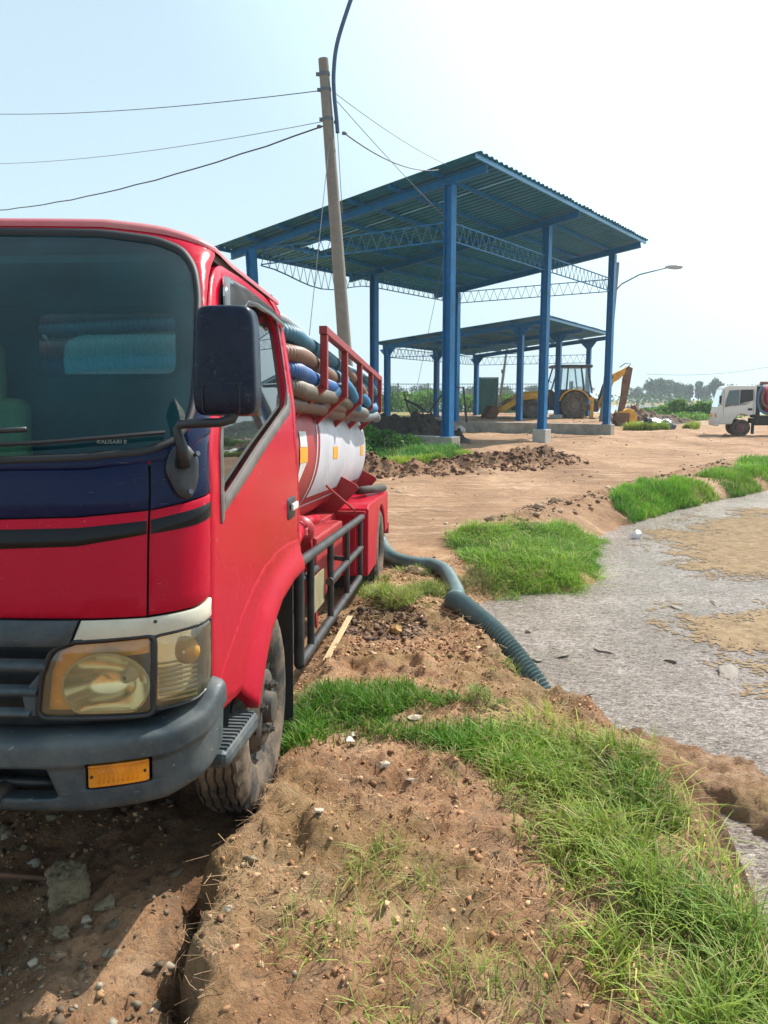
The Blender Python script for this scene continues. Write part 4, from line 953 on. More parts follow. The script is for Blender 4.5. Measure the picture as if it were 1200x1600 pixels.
for s in (1, -1):
    wheel(s * .775, 5.83, .435, s, True); wheel(s * .56, 5.83, .435, s, True)
# arch liners and mud flaps
for s in (1, -1):
    b = B(); b.grid(lambda u, v: Vector((s * (.50 + .36 * u), .985 - .50 * math.cos(math.pi * v), .50 + .44 * math.sin(math.pi * v))), 1, 16).make('arch_liner', blackp, T, smooth=True)
    B().box(min(s * .62, s * .865), max(s * .62, s * .865), 1.50, 1.512, .22, .93).make('mud_flap', rubber, T)
    B().box(min(s * .45, s * .86), max(s * .45, s * .86), 5.28, 5.292, .12, .60).make('mud_flap', rubber, T)
    B().box(min(s * .70, s * .87), max(s * .70, s * .87), 1.515, 1.56, .90, .96).make('cab_mount', chass, T, bevel=.01)
# --- chassis
for s in (1, -1): B().box(min(s * .36, s * .43), max(s * .36, s * .43), .35, 7.0, .58, .80).make('frame_rail', chass, T)
for y in (1.2, 2.4, 3.6, 4.8, 6.9): B().box(-.36, .36, y - .04, y + .04, .62, .76).make('cross_member', chass, T)
for y in (.985, 5.83): B().tube([(-.70, y, .45), (.70, y, .45)], .06, 10).make('axle', chass, T)
B().box(-.34, .34, .40, 1.3, .55, 1.05).make('engine_block', chass, T, bevel=.03)
B().lathe([(-.18, .02), (-.16, .10), (0, .15), (.16, .10), (.18, .02)], 'x', 16, (0, 5.83, .45)).make('differential', chass, T, smooth=True)
# --- tank
tz0 = 1.405; ra, rb = .685, .60
def tsec(an, k=1.0): return (ra * k * math.copysign(abs(math.cos(an)) ** .92, math.cos(an)), rb * k * math.copysign(abs(math.sin(an)) ** .92, math.sin(an)))
NT = 72; b = B(); prof = [(1.80, .0), (1.76, .30), (1.78, .62), (1.85, .86), (1.93, .97), (2.02, 1.0), (6.10, 1.0), (6.20, .975), (6.30, .88), (6.38, .62), (6.41, .3), (6.42, 0)]
vs = []; fs = []
for y, k in prof:
    for j in range(NT): x, z = tsec(2 * math.pi * j / NT, max(k, .001)); vs.append((x, y, tz0 + z))
for i in range(len(prof) - 1):
    for j in range(NT): fs.append((i * NT + j, i * NT + (j + 1) % NT, (i + 1) * NT + (j + 1) % NT, (i + 1) * NT + j))
tank = b.add(vs, fs).make('tank', red_dk, T, smooth=True, ang=60)
def tsk(y, an, o=.003):
    x, z = tsec(an); n = Vector((x / ra ** 2, 0, z / rb ** 2)).normalized(); return Vector((x, y, tz0 + z)) + n * o
def tband(name, y0f, y1f, a0, a1, m, o=.003, n=24, k=6):
    B().grid(lambda u, v: tsk(y0f(a0 + (a1 - a0) * u) * (1 - v) + y1f(a0 + (a1 - a0) * u) * v, a0 + (a1 - a0) * u, o), n, k).make(name, m, tank, smooth=True)
lowa = -R(27); hia = R(50)
for sg in (1, -1):
    f_ = (lambda a: a) if sg == 1 else (lambda a: math.pi - a)
    yl = lambda a, sg=sg: 3.30 + .22 * math.sin((a if sg == 1 else math.pi - a) * 1.5)
    tband('white_panel', yl, lambda a: 6.06, f_(lowa), f_(hia), whitep)
    tband('white_pinstripe', lambda a: yl(a) - .12, lambda a: yl(a) - .085, f_(lowa - .10), f_(hia), whitep)
    tband('white_pinstripe', lambda a: 2.90, lambda a: 6.06, f_(lowa - .12), f_(lowa - .09), whitep)
    for y in (2.60, 3.88, 5.62): tband('reflective_tape', lambda a, y=y: y, lambda a, y=y: y + .24, f_(-R(4)), f_(R(2.8)), orange, .006, 3, 2)
    tband('sticker', lambda a: 2.62, lambda a: 2.84, f_(R(3)), f_(R(11)), silver, .005, 4, 2)
    B().add([tsk(2.62, f_(-R(4.2)), .005), tsk(2.82, f_(-R(4.2)), .005), tsk(2.64, f_(-R(16)), .005), tsk(2.60, f_(-R(16)), .005)], [(0, 1, 2, 3)]).make('sticker', silver, tank)
    # cradle plates
for y in (4.55, 6.1):
    lo = [(tsk(y, math.pi + math.pi * t).x, tsk(y, math.pi + math.pi * t).z - .004) for t in np.linspace(.10, .90, 14)]
    B().prism([(-.78, 1.13)] + lo + [(.78, 1.13), (.80, 1.10), (.62, .90), (-.62, .90), (-.80, 1.10)], 'y', y - .012, y + .012).make('cradle_plate', red_dk, T)
B().box(-.60, .60, 1.9, 6.5, .80, .90).make('subframe', red_dk, T, bevel=.01)
B().lathe([(0, .22), (.10, .22), (.10, .25), (.13, .25), (.14, .0)], 'z', 24, (0, 4.0, tz0 + rb - .02)).make('manhole', red_dk, T, smooth=True, ang=30)
# --- hose rack
for s in (1, -1):
    rk = B().beam((s * .85, 2.44, 2.085), (s * .85, 5.86, 2.085), .045, .045).make('hose_rack', rack_red, T, bevel=.004)
    for y in (2.48, 3.32, 4.16, 4.99, 5.83):
        B().beam((s * .85, y, 1.765), (s * .85, y, 2.062), .04, .05, (0, 1, 0)).make('upright', rack_red, rk, bevel=.004)
        B().beam((s * .853, y, 1.785), (s * .63, y, 1.585), .04, .05, (0, 1, 0)).make('bracket', rack_red, rk, bevel=.004)
# --- side guards, boxes over the rear wheels, pipework
tube_m = mat('guard_black_paint', (.014, .015, .018), rough=.42, var=.3, scale=10, dirt=(.16, .13, .11), dirt_amt=.35, dscale=6)
for s in (1, -1):
    X = s * .835
    gd = B().tube([(X, 1.80, .895), (X, 4.46, .872)], .026, 12).make('side_guard', tube_m, T, smooth=True, ang=50)
    B().tube([(X, 1.80, .40), (X, 4.30, .40)], .026, 12).make('rail', tube_m, gd, smooth=True, ang=50)
    B().tube([(X, 2.75, .64), (X, 4.40, .63)], .024, 12).make('rail', tube_m, gd, smooth=True, ang=50)
    for y in (1.80, 2.12, 2.80, 3.55, 4.36): B().tube([(X, y, .40), (X, y, .895)], .026 if y < 2 else .020, 10).make('upright', tube_m, gd, smooth=True, ang=50)
    B().beam((X, 1.80, .66), (s * .45, 1.80, .70), .03, .03).make('bracket', tube_m, gd); B().beam((X, 3.55, .66), (s * .45, 3.55, .70), .03, .03).make('bracket', tube_m, gd)
    B().box(min(X - s * .03, X - s * .04), max(X - s * .03, X - s * .04), 2.25, 2.75, .52, .72).make('plate', khaki, gd)
    bx = B(); bx.prism([(4.62, .36), (4.62, .925), (4.70, .955), (6.55, .955), (6.60, .925), (6.60, .55), (6.42, .55)] + [(5.83 + .47 * math.cos(a), .43 + .44 * math.sin(a)) for a in np.linspace(.28, math.pi - .12, 16)] + [(5.30, .36)], 'x', min(s * .44, s * .872), max(s * .44, s * .872))
    bx = bx.make('wheel_box', red, T, bevel=.012)
    B().box(min(s * .40, s * .85), max(s * .40, s * .85), 4.55, 4.60, .88, .91).make('top_flange', red_dk, T, bevel=.004)
    B().box(min(s * .45, s * .70), max(s * .45, s * .70), 3.1, 4.3, .42, .86).make('tool_box', red_dk if s == 1 else chass, T, bevel=.015)
    B().box(min(s * .46, s * .74), max(s * .46, s * .74), 1.75, 2.35, .40, .66).make('battery_box', chass, T, bevel=.015)
    B().tube([(s * .66, 3.75, 1.16), (s * .77, 4.46, .93)], .009, 6).make('stay_rod', red_dk, T)
    B().tube([(s * .78, 4.46, .93), (s * .78, 4.44, .42)], .006, 6).make('stay_rod', red_dk, T)
# pump pipework in front of the tank (right-hand side of the picture)
pump = B().box(.40, .70, 2.05, 2.60, .72, 1.00).make('pump', red_dk, T, bevel=.04)
B().tube([(.50, 1.72, .95), (.62, 1.78, .93), (.72, 1.95, .93), (.74, 2.15, .97), (.72, 2.35, 1.0)], .045, 12).make('pipe', red, pump, smooth=True)
B().lathe([(0, .06), (.02, .085), (.05, .085), (.07, .06)], 'y', 16, (.73, 2.32, .99)).make('flange', red_dk, pump, smooth=True)
B().tube([(.60, 2.5, .95), (.66, 3.0, .98), (.66, 3.3, .96)], .035, 10).make('pipe', red, pump, smooth=True)
for y in (2.12, 2.3, 2.48): B().lathe([(0, .05), (.08, .05), (.09, .03), (.13, .03)], 'z', 12, (.62, y, 1.0)).make('valve', red_dk, pump, smooth=True, ang=30)
B().beam((.78, 2.4, 1.0), (.78, 2.62, .40), .012, .05, (0, 1, 0)).make('bracket_strip', red_dk, pump)
B().tube([(.45, 1.75, .80), (.80, 1.90, .78), (.80, 2.5, .76)], .02, 8).make('air_line', rubber, pump, smooth=True)
for k in range(5): B().tube([(.52 + .03 * k, 1.70, .70 - .04 * k), (.6 + .04 * k, 2.3, .62 - .03 * k), (.55, 3.4, .6)], .010, 6).make('air_line', rubber, pump, smooth=True)
# --- rear: outlet, bar, lamps
rb_ = B().box(-.85, .85, 7.0, 7.06, .45, .58).make('rear_bar', red_dk, T, bevel=.01)
for s in (1, -1): B().box(min(s * .60, s * .80), max(s * .60, s * .80), 7.06, 7.09, .47, .56).make('tail_lamp', amber, rb_)
B().tube([(.55, 6.35, 1.0), (.60, 6.6, .95), (.62, 6.75, .80)], .06, 14).make('outlet_pipe', chass, T, smooth=True)
B().tube([(.70, 5.4, 1.03), (.84, 6.4, 1.0)], .04, 10).make('pipe', chass, T, smooth=True)
def TW_(p): return TM @ Vector(p)
# ================================================================ coiled suction hoses lying on the rack (each its own thing)
def hosemat(nm, c, c2=None): return mat(nm, c, rough=.42, var=.18, scale=5, dirt=(.24, .20, .16), dirt_amt=.35, dscale=4)
def resample(P, step):
    d = [0]
    for i in range(1, len(P)): d.append(d[-1] + (P[i] - P[i - 1]).length)
    n = max(2, int(d[-1] / step)); q = np.linspace(0, d[-1], n); A_ = np.array([tuple(p) for p in P])
    return [Vector(v) for v in np.stack([np.interp(q, d, A_[:, k]) for k in range(3)], 1)]
def ribbed(name, P, r, pitch, depth, m, label, cat, group=None, n=12, colfn=None):
    """spiral-ribbed hose: sample 4 rings per rib"""
    Q = resample(catmull(P, 14), pitch / 4); b = B(); rs = []
    for i in range(len(Q)):
        d_ = depth(i * pitch / 4) if callable(depth) else depth; rs.append(r + (d_, 0, -d_, 0)[i % 4])
    b.tube(Q, rs, n); o = b.make(name, m, None, smooth=True, ang=80); return tag(o, label, cat, group)
hm = dict(teal=hosemat('hose_teal', (.025, .13, .20)), blue=hosemat('hose_blue', (.008, .085, .27)), tan=hosemat('hose_tan', (.19, .095, .06)), grey=hosemat('hose_grey', (.17, .19, .20)), sand=hosemat('hose_sand', (.15, .12, .088)),
          steel=hosemat('hose_steel_blue', (.06, .17, .30)), rust=hosemat('hose_rust', (.19, .11, .085)), pale=hosemat('hose_pale', (.19, .185, .17)), sky=hosemat('hose_sky', (.012, .17, .33)))
specs = [  # colour, x, z at front, z at rear, y end, label
 ('grey', .69, 2.075, 2.03, 5.9, 'grey ribbed hose lying topmost on the truck rack'), ('teal', .770, 2.005, 1.96, 5.6, 'thick teal ribbed hose, second from the top on the truck rack'),
 ('pale', .67, 1.955, 1.95, 5.3, 'pale grey hose half hidden behind the tan one on the rack'), ('tan', .780, 1.905, 1.89, 5.2, 'tan brown ribbed hose at mid height of the truck rack'),
 ('blue', .782, 1.828, 1.83, 5.7, 'bright blue ribbed hose low on the truck rack'), ('sand', .776, 1.750, 1.775, 5.4, 'sand coloured ribbed hose under the blue one on the rack'),
 ('rust', .715, 1.672, 1.72, 5.8, 'lowest brownish hose at the bottom of the truck rack')]
def wob(y, k, a=.02): return a * math.sin(y * 1.9 + k * 1.7) + a * .6 * math.sin(y * 3.7 + k)
for k, (c, x, z0, z1, ye, lab) in enumerate(specs):
    P = []; s_ = 1
    for y in np.linspace(ye, 2.25, 8): 
        t = (ye - y) / (ye - 2.25); P.append((x + wob(y, k, .006) - .02 * (1 - t), y, z1 + (z0 - z1) * t + wob(y, k + 3, .007)))
    yq = 1.80 + .035 * (k % 3)
    P += [(x - .02, yq + .16, z0), (x - .16, yq + .02, z0 + .01), (x * .3, yq - .01 + .01 * (k % 2), min(2.12, z0 + .03)), (-x * .4, yq, min(2.10, z0 + .01)), (-x + .14, yq + .03, z0), (-x, yq + .2, z0)]
    for y in np.linspace(2.4, 5.4, 7): P.append((-x + wob(y, k + 5, .012), y, z0 + (z1 - z0) * (y - 2.4) / 3 + wob(y, k, .012)))
    ribbed('rack_hose', [TW_(p) for p in P], .042, .026, .0050, hm[c], lab, 'hose', 'suction hoses piled on the truck rack')
short = [('steel', [(.74, 2.9, 1.74), (.78, 3.2, 1.79), (.80, 3.45, 1.84), (.77, 3.8, 1.92), (.72, 4.2, 1.96)], 'steel blue hose end poking out near the second rack upright'),
 ('sky', [(.60, 2.9, 1.98), (.74, 3.15, 1.93), (.81, 3.75, 1.86), (.78, 4.5, 1.76), (.72, 5.0, 1.72)], 'sky blue hose crossing diagonally behind the third rack upright'),
 ('tan', [(.62, 3.4, 2.06), (.76, 3.8, 2.0), (.80, 4.3, 1.93), (.80, 4.7, 1.90), (.74, 5.2, 1.94)], 'orange tan hose bulging between the third and fourth rack uprights'),
 ('sky', [(.66, 4.2, 1.92), (.80, 4.65, 1.85), (.81, 5.2, 1.79), (.80, 5.75, 1.80), (.74, 6.15, 1.86)], 'sky blue hose sticking out at the rear end of the rack'),
 ('pale', [(.60, 3.9, 1.72), (.74, 4.4, 1.735), (.79, 4.75, 1.73), (.795, 5.0, 1.725)], 'pale hose with an open dark end under the blue ones'),
 ('grey', [(.65, 4.6, 1.70), (.78, 5.2, 1.70), (.81, 5.7, 1.73), (.79, 6.12, 1.72)], 'grey hose low at the rear end of the rack'),
 ('rust', [(.60, 2.7, 1.72), (.70, 3.1, 1.72), (.74, 3.7, 1.73), (.70, 4.3, 1.73)], 'dull brown hose resting on the rack brackets'),
 ('teal', [(.58, 4.4, 2.10), (.74, 5.0, 2.05), (.79, 5.6, 1.98), (.78, 6.0, 1.90)], 'teal hose curling over the rear top corner of the rack'),
 ('grey', [(.56, 2.7, 2.16), (.60, 3.6, 2.12), (.62, 4.6, 2.08), (.60, 5.6, 2.06)], 'dark grey hose lying inside the rack top rail')]
for c, P, lab in short: ribbed('rack_hose', [TW_(p) for p in P], .042, .028, .0045, hm[c], lab, 'hose', 'suction hoses piled on the truck rack')
# ================================================================ the suction hose leading into the pond
o0 = TW_((.62, 6.75, .80))
def gp(x, y, dz): return Vector((x, y, hz(x, y) + dz))
HP = [o0, TW_((.70, 6.82, .62)), Vector((-.05, 9.05, .10)), Vector((.02, 8.72, .02)), gp(.12, 8.35, .07), gp(.30, 8.12, .07), gp(.48, 8.05, .07), gp(.61, 7.85, .08), gp(.665, 7.40, .08), gp(.655, 7.0, .10), gp(.61, 6.62, .11), gp(.565, 6.32, .09), gp(.58, 6.03, .09),
      gp(.67, 5.80, .095), Vector((.80, 5.58, hz(.67, 5.80) + .02)), Vector((.92, 5.42, -.09)), Vector((1.03, 5.27, -.22)), Vector((1.13, 5.14, -.36)), Vector((1.3, 4.95, -.50))]
hose_m = mat('wet_teal_hose', (.075, .135, .135), rough=.36, var=.2, scale=6, dirt=(.26, .27, .25), dirt_amt=.4, dscale=5)
Qs = resample(catmull(HP, 14), .0070); L_tot = len(Qs) * .0070; tot_n = len(Qs)
hb_ = B(); rs = []
for i in range(tot_n):
    t = i / tot_n; dp = .0012 + .0075 * float(sst(t, .60, .72)); rs.append(.071 + (dp, 0, -dp, 0)[i % 4] - 0)
hb_.tube(Qs, rs, 18)
hcol = np.zeros((len(hb_.v), 3), np.float32)
sh_ = tag(hb_.make('suction_hose', hose_m, None, smooth=True, ang=80), 'thick teal suction hose snaking from behind the truck into the grey pond', 'hose')
# ================================================================ white tanker truck at the right edge
wwhite = mat('white_cab_paint', (.80, .80, .77), rough=.35, var=.05, dirt=(.45, .38, .30), dirt_amt=.25, dscale=3, zdirt=(.4, 1.2))
wred = mat('dusty_red_tank', (.42, .03, .05), rough=.45, var=.2)
wrim = mat('dusty_maroon_rim', (.20, .09, .08), rough=.7, var=.3)
dkgl = glassmat('cab_glass', (.30, .38, .38), gloss=.10)
wt = thing('tanker_truck', 'white cab tanker truck with a red tank at the right edge of the yard', 'truck', (14.85, 36.0, 0), (0, 0, R(-12.5)))
# local: x runs rearwards from the bumper, y = 0 near side, z up; side profile of the cab
cabp = [(.06, .62), (.04, 1.02), (.09, 1.20), (.34, 2.10), (.44, 2.20), (.60, 2.24), (1.92, 2.24), (1.97, 2.18), (1.99, 1.2), (1.99, .95), (1.78, .95)] + [(1.32 + .47 * math.cos(a), .52 + .46 * math.sin(a)) for a in np.linspace(.9, math.pi - .15, 10)] + [(.80, .52), (.10, .52)]
B().prism(cabp, 'y', 0.02, 1.75).make('cab_body', wwhite, wt, bevel=.05, seg=3)
def quad(nm, P, m, par, y): return B().prism(P, 'y', y, y + .02).make(nm, m, par)
quad('side_window', [(.42, 1.28), (.45, 1.55), (.60, 2.02), (1.12, 2.05), (1.12, 1.42)], dkgl, wt, -.004)
quad('side_window', [(1.16, 1.43), (1.16, 2.05), (1.80, 2.06), (1.82, 1.58), (1.55, 1.52)], mat('dark_opening', (.03, .035, .04), rough=.5), wt, -.004)
quad('window_interior', [(.43, 1.29), (.46, 1.55), (.61, 2.01), (1.11, 2.04), (1.11, 1.43)], mat('pale_green_view', (.13, .20, .17), rough=.8), wt, .004)
quad('door_graphic', [(.80, 1.30), (1.0, 1.42), (1.5, 1.46), (1.80, 1.55), (1.5, 1.40), (1.0, 1.34)], mat('grey_graphic', (.25, .28, .30), rough=.5), wt, .010)
B().box(1.58, 1.80, -.004, .02, 1.14, 1.24).make('door_handle', blackp, wt)
for x in (.36, 1.86): B().box(x - .006, x + .006, .012, .03, .95, 2.05).make('door_gap', rubber, wt)
B().add([(.11, .12, 1.27), (.11, 1.65, 1.27), (.325, 1.60, 2.06), (.325, .17, 2.06)], [(0, 1, 2, 3)]).xf(Matrix.Translation((-.03, 0, .012))).make('windscreen', glassmat('pale_glass', (.45, .55, .55), gloss=.22), wt)
B().box(-.02, .16, -.02, 1.79, .44, .72).make('bumper', wwhite, wt, bevel=.03)
for y in (.12, 1.35): B().box(.015, .06, y, y + .30, .84, 1.0).make('headlight', amber_r, wt, bevel=.01)
mrr = B().box(.10, .20, -.20, -.02, 1.45, 1.80).make('mirror', blackp, wt, bevel=.03); B().tube([(.30, .03, 1.40), (.16, -.12, 1.42), (.16, -.12, 1.5)], .012, 6).make('mirror_arm', blackp, mrr)
def bigwheel(par, x, y, z, r, wd, rim, axis='y', tread=None, nm='wheel', rr=.55):
    w0 = bpy.data.objects.new(nm, None); COL.objects.link(w0); w0.parent = par; w0.location = (x, y, z)
    h = wd / 2; n = 48; pr = [(-h * .8, r * rr), (-h, r * .75), (-h * .95, r * .93), (-h * .7, r), (h * .7, r), (h * .95, r * .93), (h, r * .75), (h * .8, r * rr)]
    t = B().lathe(pr, 'y', n)
    if tread:
        for k in range(tread):
            a = 2 * math.pi * k / tread
            for sg in (-1, 1):
                p0 = Vector((math.cos(a) * r, sg * .02, math.sin(a) * r)); a2 = a + .16; p1 = Vector((math.cos(a2) * r * .98, sg * h * .95, math.sin(a2) * r * .98)); t.beam(p0, p1, .05, .06, (math.cos(a), 0, math.sin(a)))
    t.make('tyre', tyrem, w0, smooth=True, ang=40)
    B().lathe([(-h * .8, r * rr * 1.02), (-h * .45, r * rr * .92), (-h * .4, r * .30), (-h * .75, r * .26), (-h * .78, .0)], 'y', 32).make('rim', rim, w0, smooth=True, ang=40)
    return w0
for y in (.14, 1.6): bigwheel(wt, 1.32, y, .40, .40, .22, wrim)
for y in (.14, 1.6): bigwheel(wt, 4.6, y, .40, .40, .34, wrim)
B().box(1.8, 6.2, .45, .60, .55, .78).make('frame_rail', chass, wt); B().box(1.8, 6.2, 1.15, 1.3, .55, .78).make('frame_rail', chass, wt)
B().box(2.0, 4.0, .10, .40, .48, .92).make('side_tank', chass, wt, bevel=.03)
B().box(1.86, 1.95, .02, .30, .10, .60).make('mud_flap', rubber, wt)
b = B(); pr = [(2.35, .05), (2.37, .45), (2.45, .60), (2.6, .66), (6.1, .66), (6.25, .60), (6.35, .05)]; b.lathe(pr, 'x', 40, (0, .88, 1.60)); tk = b.make('tank', wred, wt, smooth=True, ang=40)
b = B(); b.lathe([(2.75, .664), (6.0, .664)], 'x', 40, (0, .88, 1.60)); b.v = [v for v in b.v]; b.make('white_band', wwhite, wt, smooth=True) if False else None
B().grid(lambda u, v: Vector((2.9 + 3.0 * u, .88 + .668 * math.cos(math.pi + (v - .5) * 1.5), 1.60 - .668 * math.sin(math.pi + (v - .5) * 1.5))), 6, 12).make('white_band', wwhite, tk, smooth=True)
for x in (2.2, 3.2, 4.2, 5.2, 6.2):
    B().beam((x, .12, 1.95), (x, .12, 2.36), .05, .05, (0, 1, 0)).make('rack_upright', wred, wt); B().beam((x, .12, 1.95), (x, .40, 1.85), .05, .05).make('rack_bracket', wred, wt)
B().beam((2.1, .12, 2.38), (6.3, .12, 2.38), .05, .05).make('hose_rack', wred, wt)
B().box(2.05, 2.2, .2, 1.5, .8, 2.2).make('pump_frame', chass, wt, bevel=.02)
MWT = Matrix.Translation(wt.location) @ Matrix.Rotation(R(-12.5), 4, 'Z') @ Matrix.Translation((-.34, 0, 0))
for ch in list(wt.children):
    if ch.name.split('.')[0] in ('cab_body', 'side_window', 'window_interior', 'door_graphic', 'door_handle', 'door_gap', 'windscreen', 'bumper', 'headlight', 'mirror', 'mud_flap'): ch.scale.x = .83
    elif ch.name.startswith('wheel') and ch.location.x < 2: ch.location.x = 1.32 * .83; ch.scale = (.93, 1, .93); ch.location.z = .372
    elif ch.name.split('.')[0] == 'frame_rail': ch.location.x = -.2
    else: ch.location.x -= .34
def loop_hose(pts, r, m, label): 
    Q = resample(catmull(pts, 10), .06); return tag(B().tube([MWT @ q for q in Q], [r * (1 + .06 * (i % 2)) for i in range(len(Q))], 8).make('rack_hose', m, None, smooth=True), label, 'hose', 'hoses carried on the white truck')
loop_hose([(2.2, .02, 2.2), (2.05, -.02, 1.9), (2.05, -.02, 1.4), (2.3, -.02, 1.05), (3.0, -.02, .95), (4.5, 0, .95)], .055, hm['steel'], 'grey blue hose looping down the side of the white truck')
loop_hose([(2.1, .15, 2.28), (2.4, .10, 2.33), (3.5, .2, 2.30), (5, .2, 2.3)], .055, hm['rust'], 'brownish hose lying on the rack of the white truck')
loop_hose([(2.3, .0, 2.1), (2.2, -.02, 1.7), (2.4, -.03, 1.3), (3.2, -.02, 1.2), (4.2, 0, 1.25)], .05, hm['rust'], 'maroon hose looping beside the white truck tank')

# ================================================================ backhoe loader
yel = mat('backhoe_yellow', (.80, .40, .03), rough=.5, var=.2, scale=2.5, dirt=(.22, .11, .04), dirt_amt=.7, dscale=1.8)
bhk = mat('backhoe_black', (.018, .020, .028), rough=.4, var=.3, dirt=(.10, .08, .06), dirt_amt=.5, dscale=3)
rust = mat('rusty_steel', (.17, .085, .05), rough=.8, var=.4, scale=4, bump=.3, bscale=20)
SC_ = 1.12
bh_ = thing('backhoe_loader', 'dirty yellow and black backhoe loader parked under the lower shed', 'backhoe', (8.0, 49.3, .45)); bh_.scale = (SC_,) * 3
# local x: left (loader bucket) to right (digging arm); y depth; z up.  rear axle at x=3.0
bigwheel(bh_, 3.0, -.95, .72, .72, .42, mat('backhoe_rim', (.16, .13, .11), rough=.7), tread=22, rr=.48)
bigwheel(bh_, 3.0, .95, .72, .72, .42, MATS['backhoe_rim'], tread=22, rr=.48)
for y in (-.9, .9): bigwheel(bh_, .75, y, .50, .50, .30, MATS['backhoe_rim'], tread=18, rr=.5)
B().box(-.2, 3.4, -.42, .42, .45, .85).make('chassis', bhk, bh_, bevel=.03)
B().prism([(-.1, .75), (-.15, 1.25), (.2, 1.42), (1.75, 1.52), (1.75, .75)], 'y', -.42, .42).make('engine_hood', yel, bh_, bevel=.05)
B().prism([(1.7, .80), (1.72, 1.55), (1.85, 1.55), (2.3, 1.05), (2.35, .60), (1.75, .60)], 'y', -.75, .75).make('cab_base', bhk, bh_, bevel=.02)
B().box(2.3, 3.75, -.70, .70, .85, 1.55).make('cab_base', bhk, bh_, bevel=.03)
cabf = thing('cab_frame', None, None); cabf.parent = bh_
for p, q in (((1.80, 1.50), (2.15, 2.72)), ((2.62, 1.5), (2.68, 2.72)), ((3.55, 1.5), (3.38, 2.72)), ((4.0, 1.35), (3.75, 2.72))):
    for y in (-.74, .74): B().beam((p[0], y, p[1]), (q[0], y, q[1]), .07, .07, (0, 1, 0)).make('pillar', bhk, cabf)
B().box(1.95, 3.98, -.84, .84, 2.70, 2.86).make('cab_roof', bhk, bh_, bevel=.05)
pg = glassmat('backhoe_glass', (.78, .85, .86), gloss=.12)
for y in (-.72, .72):
    for P in ([(1.84, 1.55), (2.16, 2.70), (2.62, 2.70), (2.60, 1.55)], [(2.66, 1.55), (2.70, 2.70), (3.36, 2.70), (3.52, 1.55)], [(3.58, 1.45), (3.42, 2.70), (3.74, 2.70), (3.96, 1.40)]):
        B().add([(a, y, c) for a, c in P], [(0, 1, 2, 3)]).make('cab_glass', pg, bh_)
B().box(2.7, 3.0, -.25, .25, 1.3, 1.45).make('seat', blackp, bh_, bevel=.03); B().box(2.98, 3.1, -.25, .25, 1.4, 2.0).make('seat_back', blackp, bh_, bevel=.03)
B().tube([(2.2, 0, 1.4), (2.35, 0, 1.8)], .03, 6).make('steering_column', blackp, bh_)
fen = B(); pts = [(3.0 + .86 * math.cos(a), .74 + .84 * math.sin(a)) for a in np.linspace(math.radians(20), math.radians(165), 14)]; pin = [(3.0 + .80 * math.cos(a), .74 + .78 * math.sin(a)) for a in np.linspace(math.radians(165), math.radians(20), 14)]
for y in (-1.16, .74): B().prism(pts + pin, 'y', y, y + .42).make('fender', yel, bh_)
B().tube([(1.45, -.3, 1.5), (1.45, -.3, 2.35)], .04, 8).make('exhaust_stack', bhk, bh_); 
mr_ = B().tube([(1.80, -.8, 1.9), (1.4, -.95, 2.25), (1.4, -.95, 2.0)], .02, 6).make('mirror_arm', bhk, bh_); B().box(1.32, 1.42, -1.05, -.88, 1.95, 2.25).make('mirror', bhk, mr_, bevel=.02)
# loader arms and bucket on the left
for y in (-.66, .56):
    B().prism([(1.72, 1.42), (1.70, 1.20), (.30, .95), (-.6, .42), (-1.05, .25), (-1.10, .42), (-.75, .66), (.05, 1.22), (.45, 1.34)], 'y', y, y + .10).make('loader_arm', yel, bh_, bevel=.015)
    B().tube([(1.3, y + .05, .85), (.25, y + .05, .98)], .05, 8).make('cylinder', bhk, bh_, smooth=True)
    B().tube([(.1, y + .05, 1.22), (-.8, y + .05, .75)], .035, 8).make('cylinder', nutm, bh_, smooth=True)
lbk = B().grid(lambda u, v: Vector((-1.75 + .72 * (1 - math.sin(math.pi * min(1, v * 1.0)) * 1.0) * .0 + (-.0) + [(.0), (.25), (.62), (.72), (.60), (.38)][min(5, int(v * 5 + .5))], -1.15 + 2.3 * u, [0.02, 0.0, .10, .36, .62, .72][min(5, int(v * 5 + .5))])), 6, 5).make('loader_bucket', rust, bh_)
md = lbk.modifiers.new('solid', 'SOLIDIFY'); md.thickness = .03
for y in (-1.15, 1.13): B().prism([(-1.75, .02), (-1.5, 0), (-1.13, .10), (-1.03, .36), (-1.15, .62), (-1.37, .72)], 'y', y, y + .03).make('bucket_side', rust, lbk)
for k in range(9): B().box(-1.95, -1.70, -1.1 + k * .268, -1.0 + k * .268, .0, .04).make('bucket_tooth', rust, lbk)
# rear stabiliser frame
B().box(3.75, 4.15, -.95, .95, .45, .75).make('stabiliser_frame', bhk, bh_, bevel=.02)
for y in (-1.0, .9): 
    B().box(3.85, 4.05, y, y + .12, .05, 1.15).make('stabiliser_leg', yel, bh_, bevel=.01); B().box(3.75, 4.15, y - .12, y + .24, .0, .06).make('stabiliser_pad', rust, bh_)
for k in range(5): B().tube([(3.9, -.5 + .2 * k, 1.3), (4.3, -.4 + .18 * k, 1.0), (4.45, -.1, .6)], .02, 6).make('hydraulic_line', rubber, bh_, smooth=True)
B().box(4.15, 4.5, -.25, .25, .35, .95).make('swing_post', bhk, bh_, bevel=.02)
